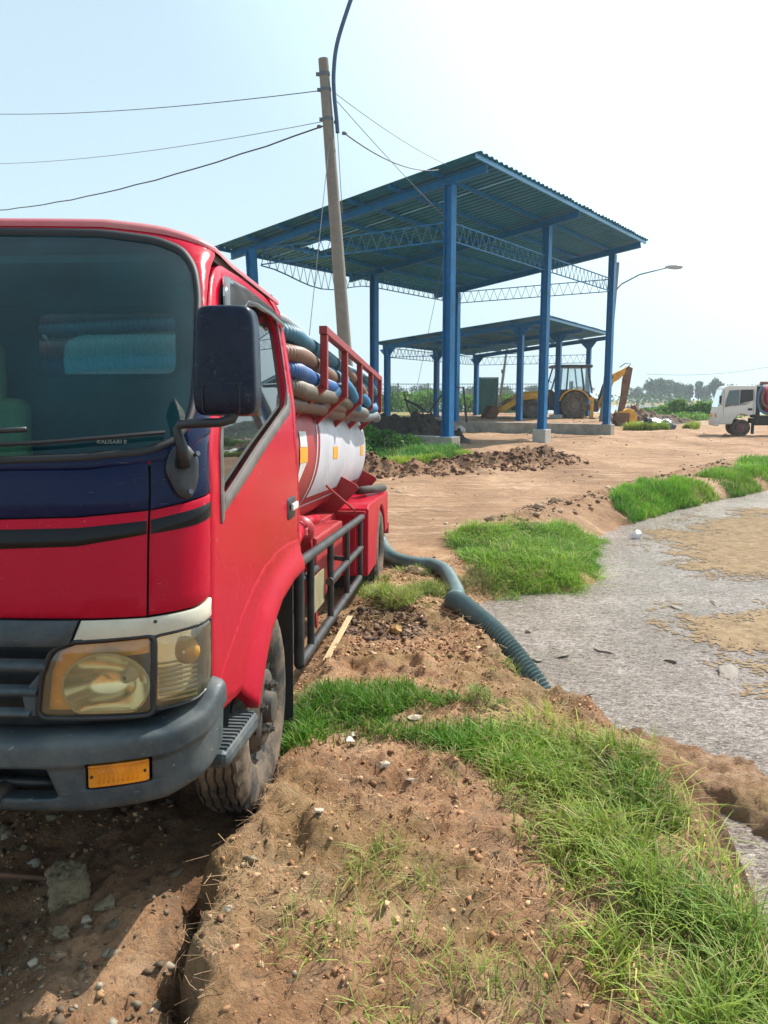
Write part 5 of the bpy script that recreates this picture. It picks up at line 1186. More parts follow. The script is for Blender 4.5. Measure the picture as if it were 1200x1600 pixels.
# digging arm: boom rises to the right, dipper hangs down, bucket on the ground
B().prism([(4.30, .45), (4.55, .40), (5.15, 1.55), (5.45, 2.25), (5.30, 2.40), (5.05, 2.30), (4.72, 1.30)], 'y', -.14, .14).make('boom', yel, bh_, bevel=.02)
B().prism([(4.68, 1.32), (4.98, 1.30), (5.28, 2.30), (5.05, 2.34)], 'y', -.155, -.145).make('boom_cover', bhk, bh_)
B().tube([(4.55, 0, .95), (4.78, 0, 1.75), (5.08, 0, 2.42)], .07, 8).make('cylinder', bhk, bh_, smooth=True)
B().tube([(4.6, -.2, .7), (5.05, -.2, 1.55)], .04, 8).make('cylinder', nutm, bh_, smooth=True)
B().prism([(5.20, 2.15), (5.35, 1.95), (5.62, 2.10), (5.80, 2.30), (6.28, 2.50), (6.35, 2.70), (6.10, 2.82), (5.75, 2.62), (5.28, 2.40)], 'y', -.10, .10).make('dipper_head', yel, bh_, bevel=.02)
B().prism([(6.10, 2.82), (6.32, 2.66), (6.22, 1.9), (6.05, .80), (5.80, .15), (5.62, .30), (5.75, 1.1), (5.82, 2.15), (5.95, 2.6)], 'y', -.11, .11).make('dipper', rust, bh_, bevel=.02)
B().tube([(5.95, -.12, 2.62), (6.2, -.12, 2.95), (5.9, -.12, 2.95), (5.6, -.12, 2.75)], .025, 6).make('hydraulic_line', rubber, bh_, smooth=True)
bk = B().prism([(5.60, .35), (5.55, -.10), (5.70, -.42), (6.25, -.46), (6.48, -.40), (6.62, .02), (6.45, .45), (6.15, .55), (5.9, .42)], 'y', -.32, .32).make('digging_bucket', yel, bh_, bevel=.02)
B().prism([(5.50, .30), (5.45, -.10), (5.62, -.44), (6.15, -.48), (6.20, .30)], 'y', -.335, .30).make('bucket_mouth', rust, bk)
for k in range(5): B().box(5.38, 5.6, -.3 + k * .14, -.24 + k * .14, -.47, -.42).make('bucket_tooth', rust, bk)

# ================================================================ heaps, sacks, bent frame
def lumpy(name, label, cat, cx, cy, rx, ry, h, m, seed, n=70, kind=None, f=1.7, amp=.5, z0=None):
    xs, ys = np.meshgrid(np.linspace(-1.25, 1.25, n), np.linspace(-1.25, 1.25, n), indexing='ij'); X = cx + xs * rx; Y = cy + ys * ry
    r = np.hypot(xs, ys); r = r + .22 * fbm(xs, ys, 1.6, 3, seed); base = hts(X.ravel(), Y.ravel())[0].reshape(X.shape) if z0 is None else z0
    hh = h * np.clip(1 - r, -.2, 1) ** 1 * 1.3; Z = base - .06 + np.where(r < 1, hh * .75 + h * amp * .6 * np.abs(fbm(X, Y, f * 1.6, 5, seed + 5, .62)) * sst(1 - r, 0, .35), -.1 * sst(r, 1, 1.1))
    I = np.arange(n * n).reshape(n, n); F = np.stack([I[:-1, :-1], I[1:, :-1], I[1:, 1:], I[:-1, 1:]], -1).reshape(-1, 4)
    return tag(npmesh(name, np.stack([X.ravel(), Y.ravel(), Z.ravel()], 1), F, m, smooth=False), label, cat, kind=kind)
darksoil = mat('dark_sludge', (.030, .022, .018), rough=.9, var=.6, scale=5, bump=.6, bscale=18, bdist=.05, dirt=(.13, .085, .06), dirt_amt=.5, dscale=6)
brownsoil = mat('brown_rubble', (.15, .095, .065), rough=.95, var=.5, scale=5, bump=.6, bscale=14, bdist=.05)
lumpy('soil_heap', 'big dark heap of dredged sludge inside the tall shed', 'soil heap', .55, 31.0, 2.6, 2.2, 1.0, darksoil, 3)
lumpy('soil_heap', 'smaller dark heap at the left end of the plinth wall', 'soil heap', -1.6, 30.4, 1.5, 1.6, .75, darksoil, 9)
lumpy('rubble_heap', 'brown rubble heap beside the backhoe bucket', 'rubble heap', 15.6, 50.5, 2.4, 1.6, 1.1, brownsoil, 14)
lumpy('rubble_heap', 'low brown rubble heap behind the plastic sacks', 'rubble heap', 18.6, 53.5, 2.4, 1.4, .6, brownsoil, 19)
lumpy('earth_mound', 'flat pale earth mound in front of the distant bushes', 'earth mound', 23.0, 52.0, 4.0, 2.0, .35, mat('pale_earth', (.40, .28, .18), rough=.95, var=.3), 23)
sackw = mat('white_plastic_sack', (.55, .55, .55), rough=.4, var=.15); sackd = mat('black_plastic_sack', (.03, .03, .035), rough=.25, var=.3)
def sack(x, y, sx, sy, sz, m, label, seed, name='sack'):
    bm = bmesh.new(); bmesh.ops.create_icosphere(bm, subdivisions=4, radius=1)
    for v in bm.verts:
        q = v.co.copy(); d = noise.fractal(q * 1.6 + Vector((seed, 0, 0)), .9, 2.1, 4); v.co = Vector((q.x * sx, q.y * sy, max(q.z, -.5) * sz)) * (1 + .30 * d)
    me = bpy.data.meshes.new(name); bm.to_mesh(me); bm.free(); o = link(name, me, m); me.polygons.foreach_set('use_smooth', [True] * len(me.polygons)); o.location = (x, y, hz(x, y) + sz * .42); return tag(o, label, 'sack')
sack(14.3, 43.0, .75, .5, .40, sackw, 'crumpled white plastic sack beside the digging bucket', 3)
sack(15.1, 43.2, .5, .45, .38, sackd, 'shiny black plastic sack right of the white one', 8)
sack(13.9, 42.4, .3, .3, .45, sackd, 'dark upright scrap of plastic between bucket and white sack', 12)
sack(-.1 + 3.9, 39.9, .22, .2, .22, sackw, 'small white bag on the retaining wall by the rear shed post', 15)
bf = thing('scrap_metal', 'bent black steel frame sticking out of the dark heap', 'scrap frame', (.2, 32.6, .9))
B().tube([(.6, 0, 1.05), (.75, 0, .45), (1.0, 0, -.1)], .035, 6).make('frame_tube', bhk, bf); B().tube([(.62, 0, .75), (1.6, 0, .2), (2.35, 0, 1.2), (3.0, 0, 1.22), (3.15, 0, -.2)], .045, 6).make('frame_tube', bhk, bf)
B().tube([(.62, 0, .75), (1.3, .2, .45), (1.5, .2, -.2)], .03, 6).make('frame_tube', bhk, bf)

# ================================================================ trees, bushes, haze-far vegetation
def leafmat(name, c, var=.5):
    m = bpy.data.materials.new(name); m.use_nodes = True; N = m.node_tree.nodes; L = m.node_tree.links; b = N['Principled BSDF']
    at = N.new('ShaderNodeAttribute'); at.attribute_name = 'col'; mx = N.new('ShaderNodeMix'); mx.data_type = 'RGBA'; mx.blend_type = 'MULTIPLY'; mx.inputs[0].default_value = 1
    mx.inputs[6].default_value = (*c, 1); L.new(at.outputs[0], mx.inputs[7]); L.new(mx.outputs[2], b.inputs['Base Color']); b.inputs['Roughness'].default_value = .6; b.inputs['Specular IOR Level'].default_value = .3
    t = N.new('ShaderNodeBsdfTranslucent'); L.new(mx.outputs[2], t.inputs[0]); s = N.new('ShaderNodeMixShader'); s.inputs[0].default_value = .35
    L.new(b.outputs[0], s.inputs[1]); L.new(t.outputs[0], s.inputs[2]); L.new(s.outputs[0], N['Material Output'].inputs[0]); return m
leafD = leafmat('tree_leaves', (.055, .105, .035)); leafL = leafmat('bush_leaves', (.13, .26, .045)); barkm = mat('bark', (.12, .09, .07), rough=.9, var=.3)
def leaves(blobs, n, size, seed, up=.3):
    """random leaf quads on and inside a set of ellipsoids (x,y,z,rx,ry,rz)"""
    g = np.random.default_rng(seed); w_ = np.array([b[3] * b[4] + b[3] * b[5] for b in blobs]); w_ /= w_.sum(); idx = g.choice(len(blobs), n, p=w_); bl = np.array(blobs)[idx]
    d = g.normal(size=(n, 3)); d /= np.linalg.norm(d, axis=1)[:, None]; rr = g.uniform(.55, 1.0, n) ** .6; c = bl[:, :3] + d * bl[:, 3:] * rr[:, None]
    c += g.normal(size=(n, 3)) * size * .4
    a = g.normal(size=(n, 3)); a /= np.linalg.norm(a, axis=1)[:, None]; b2 = g.normal(size=(n, 3)); b2 -= a * (a * b2).sum(1)[:, None]; b2 /= np.linalg.norm(b2, axis=1)[:, None]
    s = size * g.uniform(.5, 1.2, n)[:, None]; V = np.stack([c - a * s, c - b2 * s * .5, c + a * s, c + b2 * s * .5], 1).reshape(-1, 3)
    F = np.arange(4 * n).reshape(n, 4); k = g.uniform(.55, 1.5, n) * (1 + .3 * np.sin(idx * 2.3)); cc = np.stack([k * g.uniform(.8, 1.25, n), k, k * g.uniform(.7, 1.1, n)], 1); return V, F, np.repeat(cc, 4, 0)
def tree(x, y, h, wd, label, seed, m, n=1500, name='tree', trunk=.3, group=None, cat='tree', size=None, z=None):
    z0 = hz(x, y) if z is None else z; g = np.random.default_rng(seed); bl = []
    for k in range(9):
        a = g.uniform(0, 6.28); q = g.uniform(0, .36) * wd; hh = g.uniform(trunk + .12, .85) * h; r = wd * g.uniform(.16, .28); bl.append((q * math.cos(a), q * math.sin(a) * .7, hh, r, r, min(r, h - hh) * .95))
    t = thing(name, label, cat, (x, y, z0), group=group)
    V, F, c = leaves(bl, n, size or wd * .045, seed); npmesh('crown', V, F, m, cols=c, parent=t)
    tb = B().tube([(0, 0, -.3), (.02 * h, 0, h * .3), (-.01 * h, 0, h * .62)], [h * .028, h * .02, h * .01], 8)
    for k in range(4): b = bl[k]; tb.tube([(0, 0, h * .3), (b[0] * .5, b[1] * .5, (h * .3 + b[2]) / 2 + .05 * h), b[:3]], [h * .014, h * .01, h * .005], 5)
    tb.make('trunk', barkm, t, smooth=True); return t
def pxx(px, Y): return (px - 600) / 1249 * Y
far = [(1010, 270, 8.2, 6.5, 'tall dark round tree left end of the far clump'), (1026, 275, 8.8, 6.6, 'tallest dark tree of the far clump over the water'), (1038, 280, 8.0, 6.5, 'dark tree right of the tallest in the far clump'), (1052, 285, 7.2, 6, 'mid height blue green tree right of the dark clump'),
 (1063, 290, 6.4, 6.5, 'lower blue green tree near the middle of the far shore'), (1073, 290, 6.8, 6, 'rounded tree between two lower ones on the far shore'), (1086, 285, 7.4, 5, 'upright tree with a small dark top on the far shore'), (1098, 285, 6.4, 6, 'low tree just left of the slender tree by the white truck'),
 (1112, 270, 8.6, 5.2, 'slender tall tree over the white truck mirror'), (1121, 275, 8.0, 4.2, 'slim tree directly above the white truck windscreen'), (986, 300, 6.3, 8, 'pale hazy tree beside the backhoe arm'), (1135, 285, 6.4, 8, 'low far tree behind the white truck cab'), (1170, 290, 6.4, 9, 'far tree hidden behind the white truck tank'),
 (660, 270, 6.2, 8, 'far tree left of the near shed post'), (735, 280, 5.6, 9, 'far tree between the shed posts'), (790, 280, 5.6, 8, 'far tree behind the loader arm'), (830, 290, 6.0, 9, 'far tree behind the middle front post'), (900, 290, 5.8, 10, 'far tree seen through the backhoe cab'), (620, 280, 6.0, 8, 'far tree at the left end of the bar fence'), (1048, 330, 8, 10, 'hazy tree showing behind the far clump')]
for k, (px, Y, h, wd, lab) in enumerate(far): tree(pxx(px, Y), Y, h, wd, lab, 100 + k, leafD, 1500, trunk=.12, size=.42, z=hz(pxx(px, Y), Y))
fv, ff, fc = leaves([(x, 262 + 30 * math.sin(x), -.2 + .6, 9, 5, 2.4) for x in np.arange(-160, 260, 7.5)], 9000, .8, 5)
tag(npmesh('shrub_belt', fv, ff, leafD, cols=fc), 'low belt of distant shrubs along the far shore', 'shrubs', kind='stuff')
near_b = [(1030, 66, 1.0, 1.8), (1044, 66, 1.15, 1.8), (1057, 64, 1.55, 1.5), (1074, 68, .95, 1.8), (1090, 64, 1.2, 1.6), (1103, 62, 1.45, 1.3), (1015, 72, .8, 1.8)]
blab = ['rounded leafy bush left in the green hedge before the water', 'bush with a pointed top second from the left in the green hedge', 'tallest pointed bush in the middle of the green hedge', 'low bush right of the tallest one in the hedge', 'bright bush near the white truck front', 'bright leafy bush just left of the white truck mirror', 'small bush at the far left end of the hedge by the rubble']
for k, (px, Y, h, wd) in enumerate(near_b): tree(pxx(px, Y), Y, h + .1, wd * 1.4, blab[k], 200 + k, leafL, 1300, name='bush', trunk=.02, cat='bush', size=.15, z=-.1)
fb = [(605, 78, 3.0, 5, 'green bush at the left end behind the bar fence'), (640, 80, 3.2, 6, 'green bush behind the fence over the dark heap'), (672, 76, 3.4, 5, 'taller green bush behind the fence left of the near post'), (725, 80, 2.8, 6, 'low bush behind the fence left of the green sheet'), (785, 80, 2.9, 6, 'low bush behind the fence right of the green sheet'), (825, 80, 2.8, 6, 'low bush behind the loader arm')]
for k, (px, Y, h, wd, lab) in enumerate(fb): tree(pxx(px, Y), Y, h * .72, wd, lab, 300 + k, leafL, 1500, name='bush', trunk=.02, cat='bush', size=.20)
hv, hf, hc = leaves([(x, 62 + 2.5 * math.sin(x * 1.3), .1, 1.6, 1.6, .55) for x in np.arange(20, 27, .8)], 4500, .12, 6)
tag(npmesh('ground_creepers', hv, hf, leafL, cols=hc), 'bright green creepers on the ground in front of the hedge', 'creepers', kind='stuff')

# ================================================================ grass
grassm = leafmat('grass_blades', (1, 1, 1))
def grass(label, poly, n, hmin, hmax, wdt, seed, cols, thr=-.4, freq=2.0, lean=.5, name='grass', cat='grass', feather=.12, zmin=-.33, straw=.06):
    g = np.random.default_rng(seed); P = np.array(poly); lo = P.min(0) - feather; hi = P.max(0) + feather; X = []; Y = []; S = []
    tot = 0
    while tot < n:
        x = g.uniform(lo[0], hi[0], n * 2); y = g.uniform(lo[1], hi[1], n * 2); d = -sd_poly(x, y, poly); f = fbm(x, y, freq, 3, seed); dens_ = sst(d + feather * f, -feather, feather * .6) * sst(f, thr, thr + .5)
        k = g.uniform(size=len(x)) < dens_ * (.45 + .55 * sst(fbm(x, y, freq * 4.5, 2, seed + 40), -.35, .15)); X.append(x[k]); Y.append(y[k]); S.append(dens_[k]); tot += k.sum()
    x = np.concatenate(X)[:n]; y = np.concatenate(Y)[:n]; sc = np.concatenate(S)[:n]
    z = hts(x, y)[0]; k = z > zmin; x, y, z, sc = x[k], y[k], z[k], sc[k]; n = len(x)
    h = g.uniform(hmin, hmax, n) * (.55 + .45 * sc) * (1 + .25 * fbm(x, y, 3, 2, seed + 3)); a = g.uniform(0, 2 * math.pi, n); wa = a + math.pi / 2 + g.normal(size=n) * .3
    ln = h * lean * g.uniform(.1, 1.6, n); dx, dy = np.cos(a), np.sin(a); wx, wy = np.cos(wa) * wdt * g.uniform(.6, 1.4, n), np.sin(wa) * wdt * g.uniform(.6, 1.4, n)
    V = []
    for t, q in ((0, 1.0), (.45, .9), (.8, .55), (1.0, 0)):
        px = x + dx * ln * t ** 2; py = y + dy * ln * t ** 2; pz = z - .008 + h * (t - .32 * (ln / (h + 1e-6)).clip(0, 1.4) * t ** 3)
        if t < 1: V.append(np.stack([px - wx * q, py - wy * q, pz], 1)); V.append(np.stack([px + wx * q, py + wy * q, pz], 1))
        else: V.append(np.stack([px, py, pz], 1))
    V = np.stack(V, 1); base = (np.arange(n) * 7)[:, None]
    F = np.concatenate([base + np.array([[0, 1, 3]]), base + np.array([[0, 3, 2]]), base + np.array([[2, 3, 5]]), base + np.array([[2, 5, 4]]), base + np.array([[4, 5, 6]])])
    c0, c1 = np.array(cols[0]), np.array(cols[1]); t = np.clip(.5 + .5 * fbm(x, y, 1.6, 2, seed + 9) + g.normal(size=n) * .25, 0, 1)[:, None]; c = c0 * (1 - t) + c1 * t
    st = g.uniform(size=n) < straw; c[st] = np.array((.42, .33, .15)) * g.uniform(.7, 1.1, (st.sum(), 1)); C = np.repeat(c[:, None, :], 7, 1) * np.array([.75, .75, 1, 1, 1.05, 1.05, 1.1])[None, :, None]  # blade bases darkened in the colour to stand in for self-shadow
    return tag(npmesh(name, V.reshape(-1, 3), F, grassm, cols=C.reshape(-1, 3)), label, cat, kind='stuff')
GD = ((.045, .13, .014), (.16, .34, .025)); GY = ((.09, .19, .02), (.34, .42, .06)); GS = ((.16, .20, .05), (.36, .34, .14))
grass('dense green grass band crossing the earth bank beside the front wheel', [(-.46, 3.22), (-.47, 3.58), (-.2, 3.88), (.06, 3.84), (.31, 3.74), (.57, 3.52), (.80, 3.30), (.72, 2.95), (.49, 3.0), (.30, 3.27), (.12, 3.42), (-.18, 3.46), (-.33, 3.24)], 9000, .05, .13, .0022, 1, GD, -.35, 2.5, .8)
grass('long yellowish blades sticking out of the near pond edge grass', [(.60, 3.5), (.80, 3.2), (.95, 2.9), (1.08, 2.4), (1.15, 1.7), (.66, 1.6), (.60, 2.4)], 800, .08, .18, .0020, 34, ((.30, .42, .05), (.55, .58, .14)), -.4, 2.5, 1.4, straw=.25, feather=.2, zmin=-.36)
grass('tall bright grass along the near pond edge', [(.66, 3.35), (.80, 3.15), (.92, 2.85), (1.02, 2.5), (1.10, 2.15), (1.14, 1.6), (.76, 1.6), (.68, 2.2), (.62, 2.7), (.58, 3.1)], 7600, .05, .16, .0024, 2, GY, -.4, 2.6, 1.0, zmin=-.36, straw=.14, feather=.18)
grass('long loose blades leaning over the edge of the green patch by the road', [(.9, 9.7), (1.4, 10.3), (2.3, 10.9), (3.4, 11.0), (3.35, 9.6), (3.0, 8.4), (2.3, 7.6), (1.6, 7.4), (1.15, 7.6), (1.05, 8.6)], 2600, .12, .24, .0034, 33, ((.22, .38, .04), (.46, .55, .10)), -.6, 2.2, 1.5, straw=.2, feather=.25, zmin=-.34)
grass('thick green grass patch between the dirt road and the pond', [(.78, 9.85), (1.4, 10.2), (2.3, 10.9), (3.5, 11.3), (3.45, 9.8), (3.1, 8.4), (2.5, 7.5), (1.65, 7.35), (1.2, 7.6), (1.05, 8.6)], 27000, .06, .17, .0036, 3, ((.06, .18, .02), (.24, .42, .04)), -.8, 1.1, .9, zmin=-.42)
grass('short dry grass around the bend of the hose', [(.75, 8.9), (1.3, 8.8), (1.5, 7.5), (1.05, 7.1), (.8, 7.5)], 3500, .05, .13, .003, 4, GS, -.2, 2, .9, straw=.4)
grass('green grass tuft in the middle of the pond edge', [(3.6, 12.1), (4.0, 13.8), (4.8, 15.0), (5.9, 15.6), (5.7, 14.4), (4.9, 13.1), (4.1, 11.8)], 8500, .10, .24, .005, 5, ((.06, .2, .02), (.22, .44, .035)), -.9, .9, .6)
grass('low grass strip further along the pond edge', [(5.0, 14.6), (6.0, 16.3), (7.8, 18.2), (8.4, 17.2), (6.8, 15.4), (5.3, 13.9)], 9500, .08, .22, .005, 15, ((.07, .2, .02), (.24, .42, .035)), -.9, .8, .6)
grass('green grass at the far right corner of the pond', [(7.9, 17.6), (9.4, 21.0), (13, 23.0), (15, 23), (12, 20.3), (8.9, 17.4)], 11000, .12, .30, .007, 6, ((.06, .2, .02), (.24, .46, .035)), -.6, .7, .6)
grass('sparse grass beside the rear truck wheel', [(-.05, 8.0), (.50, 7.9), (.50, 6.9), (.36, 6.3), (.05, 6.35), (-.12, 6.9)], 4200, .06, .17, .0028, 7, ((.10, .2, .03), (.32, .42, .07)), -.25, 2, .9, straw=.25)
grass('scattered short grass in the foreground dirt', [(-.15, 2.3), (.25, 2.5), (.6, 2.5), (.65, 1.6), (-.2, 1.6)], 900, .04, .12, .0017, 8, ((.12, .2, .03), (.34, .42, .09)), .05, 3, 1.0, straw=.35)
grass('thin grass tufts on the bank before the green band', [(-.05, 3.1), (.5, 2.9), (.6, 2.5), (.3, 2.5), (0, 2.8)], 260, .03, .09, .0018, 18, GS, .15, 4, 1.0, straw=.4)
grass('little green tufts on the bank above the hose end', [(.35, 4.6), (.85, 4.5), (.85, 3.9), (.4, 3.8)], 900, .03, .08, .0018, 19, ((.10, .22, .03), (.34, .42, .09)), .15, 4, .9, straw=.2)
grass('weeds growing against the plinth wall', [(-3.2, 22.0), (-1.2, 23.2), (.6, 24.3), (2.3, 24.6), (1.6, 20.6), (.2, 18.8), (-1.0, 18.2), (-3.0, 18.4)], 15000, .12, .42, .010, 9, ((.03, .13, .025), (.12, .30, .04)), -.2, .7, .6, cat='weeds', name='weeds')
grass('bright yellow green weeds at the foot of the plinth', [(-1.5, 17.8), (-.4, 18.8), (.9, 20.2), (2.2, 22.6), (2.6, 23.8), (2.4, 22.0), (1.4, 19.4), (.1, 17.8)], 7500, .10, .30, .010, 10, ((.16, .30, .03), (.42, .50, .07)), -.1, .8, .6, cat='weeds', name='weeds')
grass('green clump of grass in front of the plastic sacks', [(12.6, 42.0), (16.0, 42.4), (17.6, 45), (15.6, 44), (13.3, 42.9)], 5500, .2, .55, .016, 11, ((.14, .28, .03), (.40, .46, .07)), -.5, .5, .6)

wv_, wf_, wc_ = leaves([(x, y, hz(x, y) + .25, .5, .45, h_) for x, y, h_ in ((-2.4, 22.6, .7), (-1.7, 22.4, .85), (-1.1, 22.9, .75), (-.5, 23.0, .55), (-.9, 21.6, .5), (.1, 23.2, .45), (-1.9, 21.2, .55), (.7, 23.8, .3), (-3.2, 22.5, .8))], 9000, .075, 77)
tag(npmesh('weeds', wv_, wf_, leafmat('weed_leaves', (.07, .19, .035)), cols=wc_), 'dark green leafy weeds heaped against the left end of the plinth wall', 'weeds', kind='stuff')
# ================================================================ stones, clods, straw
def ico(sub):
    bm = bmesh.new(); bmesh.ops.create_icosphere(bm, subdivisions=sub, radius=1); V = np.array([v.co[:] for v in bm.verts]); F = np.array([[v.index for v in f.verts] for f in bm.faces]); bm.free(); return V, F
ICO1 = ico(1)
CUB = (np.array([(x, y, z) for x in (-.8, .8) for y in (-.8, .8) for z in (-.8, .8)], float), np.array([(0, 1, 3), (0, 3, 2), (4, 6, 7), (4, 7, 5), (0, 4, 5), (0, 5, 1), (2, 3, 7), (2, 7, 6), (0, 2, 6), (0, 6, 4), (1, 5, 7), (1, 7, 3)]))
vcm = leafmat('loose_earth', (1, 1, 1)); vcm.node_tree.nodes['Mix Shader'].inputs[0].default_value = 0.0; vcm.node_tree.nodes['Principled BSDF'].inputs['Roughness'].default_value = .95
def scatter(name, label, cat, pts, sizes, cols, seed, flat=.7, sink=.3):
    g = np.random.default_rng(seed); V0, F0 = CUB if name in ('gravel', 'dirt_clods', 'road_pebbles') else ICO1; n = len(pts); nv = len(V0)
    R_ = g.normal(size=(n, 3, 3)); Q, _ = np.linalg.qr(R_); D = 1 + .30 * g.normal(size=(n, nv, 1)).clip(-1.6, 1.6)
    D = D * (1 + .25 * g.normal(size=(n, 1, 3)).clip(-1.5, 1.5)); V = (V0[None] * D) @ Q; V = V * np.array([1, 1, flat]) * sizes[:, None, None]; V = V + pts[:, None, :]; V += g.normal(size=(n, nv, 3)) * sizes[:, None, None] * .22; V[:, :, 2] += (sizes * flat * (1 - sink) - sizes * .2)[:, None]
    F = (np.arange(n) * nv)[:, None, None] + F0[None]; C = np.repeat(cols[:, None, :], nv, 1)
    return tag(npmesh(name, V.reshape(-1, 3), F.reshape(-1, 3), vcm, cols=C.reshape(-1, 3)), label, cat, kind='stuff')
def rpts(n, x0, x1, y0, y1, seed, cond=None, f=2.2, thr=-.3):
    g = np.random.default_rng(seed); x = g.uniform(x0, x1, n * 3); y = g.uniform(y0, y1, n * 3); k = fbm(x, y, f, 3, seed) > thr + g.uniform(-.3, .3, n * 3); x, y = x[k][:n], y[k][:n]; z, m = hts(x, y)
    k = (m['D'] > -.02)
    if cond is not None: k &= cond(x, y, m)
    return np.stack([x, y, z], 1)[k], {a: b[k] for a, b in m.items()}
def soilcol(n, seed, pal, v=.25):
    g = np.random.default_rng(seed); p = np.array(pal); return p[g.integers(0, len(p), n)] * g.uniform(1 - v, 1 + v, (n, 1))
PAL = [(.38, .20, .10), (.46, .27, .14), (.30, .15, .075), (.52, .34, .20), (.24, .13, .075)]
g_ = np.random.default_rng(3)
p, _ = rpts(20000, -1.6, 1.5, 1.5, 5.2, 31); scatter('dirt_clods', 'small crumbs of earth strewn over the foreground bank', 'dirt clods', p, 0.0016 + .0050 * g_.power(.40, len(p)) ** 3 * 1.6, soilcol(len(p), 1, PAL), 41, sink=.6)
p, _ = rpts(6000, -.5, 1.1, 4.6, 9.0, 32, thr=-.1); scatter('dirt_clods', 'lumps of earth along the hose on the bank', 'dirt clods', p, .003 + .013 * g_.power(.45, len(p)) ** 3, soilcol(len(p), 2, PAL), 42)
p, _ = rpts(600, -1.6, 1.2, 1.5, 5.0, 33, thr=.0); scatter('gravel', 'pale bits of gravel and shell in the foreground dirt', 'gravel', p, .002 + .007 * g_.power(.5, len(p)) ** 3, soilcol(len(p), 3, [(.42, .31, .20), (.36, .25, .16), (.50, .40, .28), (.30, .21, .14)]), 43, flat=.45, sink=.7)
p, _ = rpts(900, -2.0, -.55, 1.5, 3.2, 35, thr=-.4); scatter('gravel', 'grey gravel in the shaded rut in front of the truck', 'gravel', p, .004 + .016 * g_.power(.5, len(p)) ** 3, soilcol(len(p), 5, [(.20, .16, .11), (.17, .13, .09), (.14, .10, .065), (.30, .26, .20)]), 45, sink=.6)
p, _ = rpts(16000, -3.5, 5.2, 15.5, 22.5, 34, cond=lambda x, y, m: m['mud'] > .12, thr=-.6); scatter('mud_clods', 'churned reddish brown mud clods below the plinth', 'mud clods', p, .010 + .055 * g_.power(.6, len(p)) ** 3, soilcol(len(p), 4, [(.13, .06, .038), (.20, .10, .06), (.10, .05, .035), (.26, .15, .09)]), 44)
p, _ = rpts(9000, .6, 9.5, 9.3, 21, 36, cond=lambda x, y, m: m['rim'] > .25, thr=-.4); scatter('dirt_clods', 'crumbly clods along the rim between road and pond', 'dirt clods', p, .006 + .036 * g_.power(.5, len(p)) ** 3, soilcol(len(p), 6, [(.22, .13, .08), (.28, .175, .11), (.16, .095, .06), (.34, .235, .155)]), 46)
p, _ = rpts(2600, -.4, .4, 5.1, 6.4, 37, cond=lambda x, y, m: m['hole'] > .3, thr=-.9); scatter('mud_clods', 'dark broken clods in the hole beside the side guard', 'mud clods', p, .004 + .024 * g_.power(.5, len(p)) ** 3, soilcol(len(p), 7, [(.08, .05, .035), (.13, .08, .055), (.19, .12, .08)]), 47)
p, _ = rpts(1800, -2.6, 1.8, 28.8, 33, 38, thr=-.9); p[:, 2] += .0
p, _ = rpts(1500, -2, 22, 10, 45, 39, thr=.1); scatter('road_pebbles', 'small stones scattered over the dirt road', 'pebbles', p, .008 + .035 * g_.power(.5, len(p)) ** 3, soilcol(len(p), 8, [(.40, .28, .19), (.5, .4, .3), (.25, .16, .11)]), 48)
def straw(label, n, x0, x1, y0, y1, seed, l=.05, cols=((.38, .25, .14), (.25, .14, .08)), r=.0010):
    p, _ = rpts(n, x0, x1, y0, y1, seed, thr=-.1); g = np.random.default_rng(seed); n = len(p); a = g.uniform(0, 6.28, n); ll = l * g.uniform(.3, 1.6, n); d = np.stack([np.cos(a), np.sin(a), g.normal(size=n) * .22], 1) * ll[:, None]; wv = np.stack([-np.sin(a), np.cos(a), np.zeros(n)], 1) * r
    mid = p + d * .5 + np.stack([-np.sin(a), np.cos(a), 0 * a + .6], 1) * (ll * g.uniform(-.15, .25, n))[:, None]; e = p + d; up = np.array([0, 0, .005])
    V = np.stack([p - wv + up, p + wv + up, mid - wv + up, mid + wv + up, e - wv + up, e + wv + up], 1); F = (np.arange(n) * 6)[:, None, None] + np.array([[0, 1, 3, 2], [2, 3, 5, 4]])[None]
    c = np.array(cols)[g.integers(0, len(cols), n)] * g.uniform(.7, 1.3, (n, 1)); return tag(npmesh('dry_roots', V.reshape(-1, 3), F.reshape(-1, 4), vcm, cols=np.repeat(c, 6, 0)), label, 'dry roots', kind='stuff')
straw('thin dry roots and straw scattered over the bank', 3800, -.62, 1.0, 1.5, 5.0, 51)
straw('dry straw hanging from the crumbled bank edge', 420, -.62, -.38, 1.7, 3.2, 52, .05, ((.32, .21, .12), (.20, .12, .07)), r=.0008)
straw('brown straw lying beside the hose', 1500, -.3, 1.1, 5.2, 8.4, 53, .10, r=.002)
rockm = mat('grey_rock', (.24, .185, .115), rough=.9, var=.5, scale=14, bump=.9, bscale=45, dirt=(.15, .13, .06), dirt_amt=.7, dscale=9)
rockb = mat('brown_rock', (.33, .22, .14), rough=.95, var=.35, scale=12, bump=.6, bscale=40); rockp = mat('pale_rock', (.44, .37, .28), rough=.85, var=.2, scale=12, bump=.4, bscale=50)
